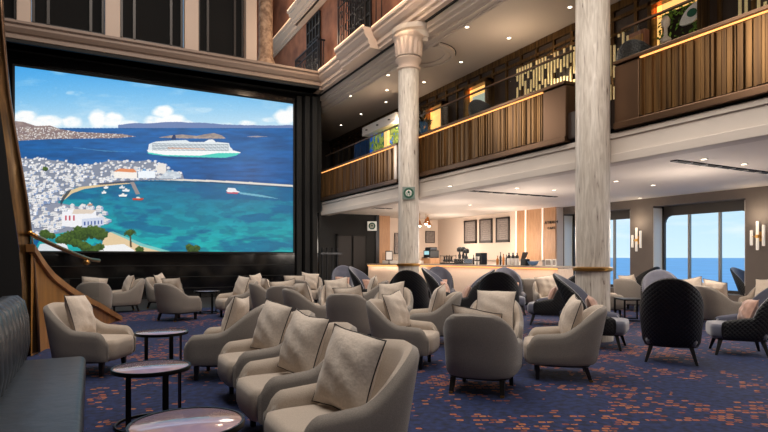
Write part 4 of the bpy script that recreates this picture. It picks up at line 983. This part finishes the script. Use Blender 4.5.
# ------------------------------------------------------------------ tub armchair (faces +X)
def outline(t, hx, hy, p=.8, front=.36):     # t in [0,1] ; returns centreline point + outward normal
    Ls = front+.02; La = 1.0; tot = 2*Ls+La; s_ = t*tot
    if s_ < Ls: return Vector((front-s_, -hy, 0)), s_/Ls*.0
    if s_ > Ls+La: return Vector((-.02+(s_-Ls-La), hy, 0)), 0
    a = (s_-Ls)/La*PI; x = -.02-hx*abs(math.sin(a))**p; y = -hy*math.copysign(abs(math.cos(a))**p, math.cos(a)); return Vector((x, y, 0)), 0
def shell(name, m_, hx, hy, front, hfun, zb_, th, lean, zin, parent, N=57, uvs=False, which='both', lin_m=None, taper=.0):
    pts = [outline(i/(N-1), hx, hy, .8, front)[0] for i in range(N)]
    for _ in range(4):
        pts = [pts[0]]+[(pts[i-1]+pts[i]*2+pts[i+1])/4 for i in range(1, N-1)]+[pts[-1]]
    nm = []
    for i in range(N):
        t_ = (pts[min(i+1,N-1)]-pts[max(i-1,0)]).normalized(); nm.append(Vector((t_.y, -t_.x, 0)))
    c0 = Vector((.1,0,0))
    for i in range(N):
        if nm[i].dot(pts[i]-c0) < 0: nm[i] = -nm[i]
    arc = [0]
    for i in range(1, N): arc.append(arc[-1]+(pts[i]-pts[i-1]).length)
    back = [max(0., min(1., (front-p.x)/(front+hx+.02))) for p in pts]
    def P(i, off, z, H):
        p = pts[i]+nm[i]*off; k = (z-zb_)/(1.0-zb_); ln = lean*(back[i]**2)*k; q = Vector((p.x, p.y, z)); q += Vector((-1,0,0))*ln+nm[i]*(taper*(k-.5))
        return q
    mo = MB(); mi = MB(); uv = []
    endr = lambda i: 1.0
    # outer: bottom to top middle ; inner: top middle to inner bottom
    for i in range(N):
        H = hfun(arc[i]/arc[-1], back[i])
        e = min(i, N-1-i); sq = min(1, .35+.65*math.sqrt(min(1, e/3.0))) if e < 3 else 1       # round the arm ends
        pull = (1-sq)*.10
        zs = [zb_, zb_+.03, zb_+(H-zb_)*.3, zb_+(H-zb_)*.6, H-th*.55, H-th*.2, H]
        of = [th*.35, th*.5, th*.5, th*.5, th*.5, th*.38, 0]
        for z, o_ in zip(zs, of):
            q = P(i, o_*sq, z if z < H-.2 else z-pull*.4, H); mo.v.append(tuple(q)); uv.append((arc[i], z))
        zs = [H, H-th*.2, H-th*.55, H-(H-zin)*.4, H-(H-zin)*.75, zin]; of = [0,-th*.38,-th*.5,-th*.5,-th*.5,-th*.5]
        for z, o_ in zip(zs, of): mi.v.append(tuple(P(i, o_*sq, z-(pull*.4 if z > H-.2 else 0), H)))
    for i in range(N-1):
        for j in range(6): mo.f.append((i*7+j, (i+1)*7+j, (i+1)*7+j+1, i*7+j+1))
        for j in range(5): mi.f.append((i*6+j, (i+1)*6+j, (i+1)*6+j+1, i*6+j+1))
    # arm fronts : close with the outer skin
    for (i, rev) in ((0, False), (N-1, True)):
        o = [mo.v[i*7+j] for j in range(7)]; n_ = [mi.v[i*6+j] for j in range(1, 6)]; low = (mi.v[i*6+5][0], mi.v[i*6+5][1], zb_)
        ring = o+n_+[low]; c = Vector((0,0,0))
        for q in ring: c += Vector(q)
        c /= len(ring); b = len(mo.v)
        bulged = [Vector(q)+Vector((.022,0,0))+(c-Vector(q))*.22 for q in ring]
        mo.v += [tuple(q) for q in ring]+[tuple(q) for q in bulged]+[tuple(c+Vector((.03,0,0)))]; uv += [(0,0)]*(2*len(ring)+1); k = len(ring)
        for j in range(k): l = (j+1) % k; mo.f.append((b+j, b+l, b+k+l, b+k+j)); mo.f.append((b+k+j, b+k+l, b+2*k))
    # underside
    b = len(mo.v); mo.v.append((0,0,zb_)); uv.append((0,0))
    for i in range(N-1): mo.f.append((i*7, (i+1)*7, b))
    mo.uv = uv
    A_ = mo.build(name, m_, parent, smooth='auto'); B_ = mi.build('lining', lin_m, parent, smooth=True, fix=False); return A_, B_
def sblock(x0, x1, hy, z0, z1, bul, name, m_, par, rad=.06, xback=None):
    # seat : rounded block, front edge bowed
    m = MB(); n = 15; vs = []
    def fn(a, b):
        ang = a*2*PI; e = .28
        cx_, sy_ = math.cos(ang), math.sin(ang); X = (x0+x1)/2+(x1-x0)/2*math.copysign(abs(cx_)**e, cx_)*(1); Y = hy*math.copysign(abs(sy_)**e, sy_)
        zz = [(0,0),(.0,.94),(.12,.995),(.5,1),(.88,.99),(1,.93),(1.0,0)]
        f, k = zz[int(round(b*6))]
        f2, k2 = [(0,.0),(0,.95),(.22,1.0),(.75,1.0),(.95,.965),(1,.86),(1.03,.0)][int(round(b*6))]
        xx = (x0+x1)/2+(X-(x0+x1)/2)*k2; yy_ = Y*k2
        return (xx, yy_, z0+(z1-z0)*f2 if f2 < 1.03 else z1+bul)
    m.grid(fn, 48, 7, closed_u=True); return m.build(name, m_, par, smooth=True)
def sm_(x): x = max(0,min(1,x)); return x*x*(3-2*x)
def make_tub():
    o = empty('tub_armchair')
    hf = lambda t, b: .535+.075*(1-abs(t-.5)*2)+.265*(1-sm_((abs(t-.5)*2-.20)/.44))-.08*max(0, 1-b/.14)**2.2
    shell('outer_shell', M['shell'], .37, .35, .37, hf, .19, .115, .11, .36, o, lin_m=M['lining'], taper=.05)
    sblock(-.36,.43,.295,.19,.44,.015,'seat',M['lining'],o)
    m = MB(); m.grid(lambda a, b: ((.31 if False else .33)*math.copysign(abs(math.cos(a*2*PI))**.55, math.cos(a*2*PI))*(1-.03*b)-.01, .33*math.copysign(abs(math.sin(a*2*PI))**.55, math.sin(a*2*PI)), .165+.03*b), 40, 2, closed_u=True)
    m.f.append(tuple(range(0,80,2))); m.build('base_frame', M['leg'], o)
    for sx_, sy in ((1,1),(1,-1),(-1,1),(-1,-1)):
        l = MB().box((sx_*.27,sy*.26,.085),(.055,.055,.17), taper=.7, skew=(sx_*(.0 if sx_ > 0 else .06),sy*.012)).build('leg', M['leg'], o)
        if sx_ < 0: MB().box((sx_*.27+sx_*.06, sy*.26+sy*.012, .012),(.041,.041,.024)).build('brass_tip', M['brass_tip'], l)
    remember(o); return o
def make_wing():
    o = empty('wing_chair')
    hf = lambda t, b: .57+.61*max(0, 1-(abs(t-.5)*2/.60)**2)**.72-.05*sm_((abs(t-.5)*2-.6)/.4)
    shell('quilted_shell', M['quilt'], .37, .36, .24, hf, .25, .075, .24, .42, o, N=65, lin_m=M['velvet'], taper=.07)
    sblock(-.34,.40,.325,.25,.455,.02,'seat',M['velvet'],o)
    m = MB(); m.grid(lambda a, b: (.35*math.copysign(abs(math.cos(a*2*PI))**.6, math.cos(a*2*PI))+.0, .34*math.copysign(abs(math.sin(a*2*PI))**.6, math.sin(a*2*PI)), .225+.03*b), 40, 2, closed_u=True)
    m.f.append(tuple(range(0,80,2))); m.build('base_frame', M['leg'], o)
    for sx_, sy in ((1,1),(1,-1),(-1,1),(-1,-1)):
        MB().box((sx_*.26,sy*.24,.12),(.06,.06,.24), taper=.6, skew=(sx_*.07,sy*.07)).build('leg', M['leg'], o, bevel=.006)
    remember(o); return o
tub = make_tub(); wing = make_wing()
D = math.radians
def head(phi): return D(241.9+phi)
def PD(u, d): p = dep(u, 300, d); return (p.x, p.y)
def VW(u, d, phi): return PD(u, d), head(phi)-math.atan((u-CX)/FPX)
# (x, y, heading, chair label, cushion label)
T_ = [
 ((1.42,3.30), D(180), 'nearest sand armchair with its seat cut by the bottom edge of the picture', 'big sand pillow with dark piping in the nearest armchair'),
 ((1.50,4.42), D(180), 'second sand armchair of the front row, right behind the nearest one', 'sand pillow in the second armchair of the front row'),
 ((1.59,5.64), D(180), 'third sand armchair of the front row, counted from the camera', 'sand pillow in the third armchair of the front row'),
 ((1.46,6.88), D(155), 'grey beige armchair at the far end of the front row, seen from its outer side', 'sand pillow just showing over the arm of the farthest front row armchair'),
 ((.02,7.87), D(-30), 'lone beige armchair at the left in front of the oak stair panel', 'square sand pillow in the lone left armchair'),
 ((3.76,6.42), D(-45), 'beige armchair facing right in the middle of the room with a tilted pillow', 'tilted sand pillow in the middle armchair that faces right'),
 ((3.82,4.84), D(40), 'beige armchair seen squarely from behind in the centre foreground', 'sand pillow lying low behind the back of the centre foreground armchair'),
 ((5.06,4.92), D(138), 'beige armchair facing left standing alone on the carpet right of centre', 'sand pillow in the lone armchair right of centre'),
 ((5.0,7.75), D(150), 'grey beige armchair seen from its outer side behind the middle armchair', 'sand pillow peeking over the armchair behind the middle one'),
 ((3.88,8.40), D(48), 'grey armchair seen from behind in the middle distance above the front row', 'sand pillow showing its top edge over the grey back in the middle distance'),
 (*VW(94,13.3,178), 'grey armchair seen from behind next to the foot of the oak stair panel', 'sand pillow showing above the chair back by the stair foot'),
 (*VW(123,14.6,-78), 'armchair facing left near the stair foot below the screen', 'sand pillow upright in the armchair near the stair foot'),
 (*VW(178,12.7,132), 'grey armchair seen from behind left of the far small round table', 'sand pillow in the armchair left of the far small table'),
 (*VW(164,15.7,50), 'beige armchair mostly hidden behind the grey one left of the far small table', 'sand pillow in the half hidden far armchair below the screen'),
 (*VW(236,13.4,-68), 'armchair facing left right of the far small round table', 'sand pillow in the armchair right of the far small table'),
 (*VW(262,15.6,60), 'far beige armchair below the right lower corner of the screen, facing right', 'sand pillow in the far armchair under the right part of the screen'),
 (*VW(273,12.6,105), 'armchair with inner side showing just left of a grey chair back, mid distance', 'sand pillow leaning in the armchair left of the grey chair back'),
 (*VW(286,11.7,170), 'grey armchair seen from behind, squarish back, left of the middle group', 'sand pillow edge above the squarish grey back'),
 (*VW(296,14.6,178), 'far grey armchair seen from behind in front of the dark wall right of the screen', 'sand pillow edge above the far grey back near the dark wall'),
 (*VW(309,16.6,-10), 'far armchair facing the camera at the dark wall right of the screen', 'upright sand pillow in the far armchair at the dark wall'),
 (*VW(311,10.4,112), 'armchair turned right with a leaning pillow between two grey backs', 'leaning sand pillow between the two grey chair backs'),
 (*VW(337,12.2,0), 'armchair facing the camera in front of the lilac chair with a pink pillow', 'large upright sand pillow in front of the lilac chair'),
 (*VW(367,13.7,-100), 'grey armchair turned away to the left near the end of the bar', 'sand pillow in the armchair near the end of the bar'),
 (*VW(391,10.3,-12), 'armchair facing the camera right in front of the black wing chair by the left column', 'big sand pillow in front of the black wing chair by the left column'),
 (*VW(494,7.7,-4), 'armchair facing the camera directly behind the centre foreground armchair', 'upright sand pillow above the centre foreground armchair'),
 (*VW(632,15.0,150), 'beige armchair beyond the square table in front of the left sea window', 'sand pillow in the armchair beyond the square table'),
 (*VW(606,13.6,100), 'beige armchair half hidden right behind the nearest marble column', 'sand pillow in the armchair half hidden by the nearest marble column'),
 (*VW(690,12.6,-5), 'beige armchair partly hidden behind the big black wing chair, facing the camera', 'sand pillow to the right of the dome of the big black wing chair'),
 (*VW(722,11.3,128), 'beige armchair turned toward the right sea window, right of the big black wing chair', 'crumpled sand pillow standing against the sea window'),
 (*VW(764,12.4,-25), 'beige armchair at the right edge behind the quilted chair', 'wide sand pillow at the right edge'),
 (*VW(550,13.9,15), 'far beige armchair in front of the right end of the bar counter', 'sand pillow in front of the right end of the bar counter'),
 (*VW(529,15.4,180), 'far grey armchair seen from behind in front of the bar counter', None),
]
rr = random.Random(11)
for i, (p, h, l, cl_) in enumerate(T_):
    o = tub if i == 0 else copy_tree(tub); o.location = (p[0],p[1],0); o.rotation_euler = (0,0,h); tag(o, l, 'armchair', 'beige tub armchairs')
    if cl_:
        src = cushA if i % 2 == 0 else cushB; lx, lz, tilt, ry = -.13, .715, -.30, rr.uniform(-.25,.25)
        if i == 0: lx, lz, ry, tilt = -.07, .70, .22, -.28
        if i in (1,2): ry = .22; lx = -.08
        if i == 6: lz, tilt = .66, -.45
        place_cushion(src, o, (lx, rr.uniform(-.03,.03), lz), (-.10 if i < 3 else rr.uniform(-.16,.16), tilt, ry), cl_)
W_ = [
 (*VW(343,17.4,0), 'far lilac wing chair facing the camera in front of the dark lobby wall', 'small pink pillow in the far lilac chair by the dark lobby'),
 (*VW(373,15.6,65), 'far wing chair leaning left at the left end of the bar', 'pink pillow between the two wing chairs at the left end of the bar'),
 (*VW(390,17.4,-115), 'far grey wing chair facing left at the left end of the bar', None),
 (*VW(412,12.3,171), 'black quilted wing chair seen from behind just below the left marble column', None),
 (*VW(441,15.6,8), 'lilac wing chair facing the camera below the cup rack of the bar', 'pink pillow in the lilac chair below the cup rack'),
 (*VW(450,14.3,78), 'dark wing chair in profile facing right below the bar', 'pink pillow in the dark profile chair facing right'),
 (*VW(461,12.4,-88), 'navy wing chair in profile facing left below the bar', 'pink pillow in the navy profile chair facing left'),
 (*VW(499,10.9,179), 'black quilted wing chair seen from behind in the centre, above the foreground armchair', None),
 (*VW(510,14.0,12), 'lilac wing chair facing the camera behind the central black dome back', 'pink pillow beside the central black dome back'),
 (*VW(547,11.9,-92), 'black quilted wing chair with lilac seat facing left between bar and nearest column', 'pink pillow in the quilted chair between bar and nearest column'),
 (*VW(601,8.9,82), 'wing chair with lilac inner back facing right in front of the nearest marble column', 'pink pillow in the chair in front of the nearest marble column'),
 (*VW(671,7.75,180), 'large black quilted wing chair seen from behind at the right foreground', None),
 (PD(738,8.3), D(241.9-113), 'black quilted chair with lilac seat facing left at the right edge', 'large pink pillow in the quilted chair at the right edge'),
 (*VW(634,16.2,-125), 'dark wing chair turned from view in front of the grey pier between windows', None),
 (*VW(662,11.2,4), 'lilac wing chair facing the camera behind the large black one', 'pink pillow peeking left of the large black dome back'),
 (*VW(762,14.0,60), 'far lilac wing chair before the grey pier at the right edge', None),
]
for i, (p, h, l, cl_) in enumerate(W_):
    o = wing if i == 0 else copy_tree(wing); o.location = (p[0],p[1],0); o.rotation_euler = (0,0,h); tag(o, l, 'wing chair', 'black quilted wing chairs')
    if cl_: place_cushion(cushP, o, (-.13, rr.uniform(-.03,.03), .65), (rr.uniform(-.08,.08), -.42, rr.uniform(-.15,.15)), cl_, group='pink pillows on the wing chairs')
for (u, X, l) in ((490,9.15,'wing chair whose back shows above the middle balcony rail on the upper deck'),(643,9.3,'wing chair whose back shows above the right balcony rail on the upper deck')):
    p = atX(u, 100, X); o = copy_tree(wing); o.location = (p.x,p.y,4.2); o.rotation_euler = (0,0,D(20)); tag(o, l, 'wing chair', 'wing chairs on the upper deck')

# ------------------------------------------------------------------ sea outside
sea_m = mat('blue sea', (150,212,244), .45, var=.08, vscale=.02, bump=.1, bscale=.5)
o = MB().add([(17,-6000,-14),(9000,-6000,-14),(9000,9000,-14),(17,9000,-14)], [(0,1,2,3)]).build('sea', sea_m); tag(o, 'open blue sea seen through the lounge windows', 'sea', kind='stuff')
w = bpy.data.worlds.new('sky'); sc.world = w; w.use_nodes = True; nt = w.node_tree; bg = nt.nodes['Background']
tc = nt.nodes.new('ShaderNodeTexCoord'); sx = nt.nodes.new('ShaderNodeSeparateXYZ'); nt.links.new(tc.outputs['Generated'], sx.inputs[0])
r = nt.nodes.new('ShaderNodeValToRGB'); e = r.color_ramp.elements; e[0].position = 0; e[0].color = (*lin((208,234,246)),1); e[1].position = .5; e[1].color = (*lin((110,170,226)),1); x = e.new(.12); x.color = (*lin((180,218,242)),1)
nt.links.new(sx.outputs[2], r.inputs[0])
nz = nt.nodes.new('ShaderNodeTexNoise'); nz.inputs['Scale'].default_value = 5; nz.inputs['Detail'].default_value = 6; mp = nt.nodes.new('ShaderNodeMapping'); mp.inputs['Scale'].default_value = (1,1,5); nt.links.new(tc.outputs['Generated'], mp.inputs[0]); nt.links.new(mp.outputs[0], nz.inputs['Vector'])
cr = nt.nodes.new('ShaderNodeValToRGB'); cr.color_ramp.elements[0].position = .5; cr.color_ramp.elements[1].position = .75; nt.links.new(nz.outputs[0], cr.inputs[0])
mx = nt.nodes.new('ShaderNodeMixRGB'); mx.inputs[2].default_value = (.9,.93,.96,1); nt.links.new(cr.outputs[0], mx.inputs[0]); nt.links.new(r.outputs[0], mx.inputs[1]); nt.links.new(mx.outputs[0], bg.inputs[0]); bg.inputs[1].default_value = 1.15

# ------------------------------------------------------------------ lamps and added fill lights
def area(loc, size, energy, color=(1,.9,.78), rot=(0,0,0), name='overhead_fill', sy=None):
    l = bpy.data.lights.new(name, 'AREA'); l.energy = energy; l.color = color; l.size = size
    if sy: l.shape = 'RECTANGLE'; l.size_y = sy
    o = bpy.data.objects.new(name, l); COL.objects.link(o); o.location = loc; o.rotation_euler = rot; return o
def point(loc, energy, color=(1,.82,.62), r=.25, name='lamp'):
    l = bpy.data.lights.new(name, 'POINT'); l.energy = energy; l.color = color; l.shadow_soft_size = r; o = bpy.data.objects.new(name, l); COL.objects.link(o); o.location = loc; return o
area((1.5,8.5,14.5), 6, 1750, (1,.93,.85), sy=14)  # unseen soft fill added above the atrium
area((2.5,-1.5,9), 4, 260, (1,.94,.88), (D(35),0,D(-15)))  # fill light added on the camera side, hung in mid-air
for (x, y) in ((11,16.5),(11.2,9.5),(11,4)): area((x,y,3.05), 2.5, 90, (1,.88,.74))
for (x, y, e_) in ((10.2,17.4,34),(10.3,14.5,70),(10.3,11.0,80),(10.8,7.0,80),(10.5,2.5,80),(13.2,19.0,90),(13.2,15.6,90)): point((x,y,1.95), e_, (1,.86,.73), .4)  # unseen points added in mid-air to brighten the lounge ceiling
for y in (17,11,4): point((9.6,y,6.2), 60, (1,.78,.55), .2)
for y in (22,18.5,13,8): point((6.9,y,9.3), 90, (1,.74,.5), .3)
point((7.0,24,12.9), 80, (1,.74,.5), .3)
for y in (17,11,5): point((6.0,y,5.0), 130, (1,.88,.76), .6)  # unseen points added at mid height to brighten the balcony fascia

area((11.3,14.1,1.08), .05, 9, (1,.8,.62), (0,D(-12),0), 'counter_strip_lamp', sy=5.4)
area((10.45,18.55,1.08), .05, 4, (1,.8,.62), (0,D(-12),D(38)), 'counter_strip_lamp', sy=2.4)
point((7.15,12.55,7.55), 9, (1,.76,.5), .05, 'capital_uplight')
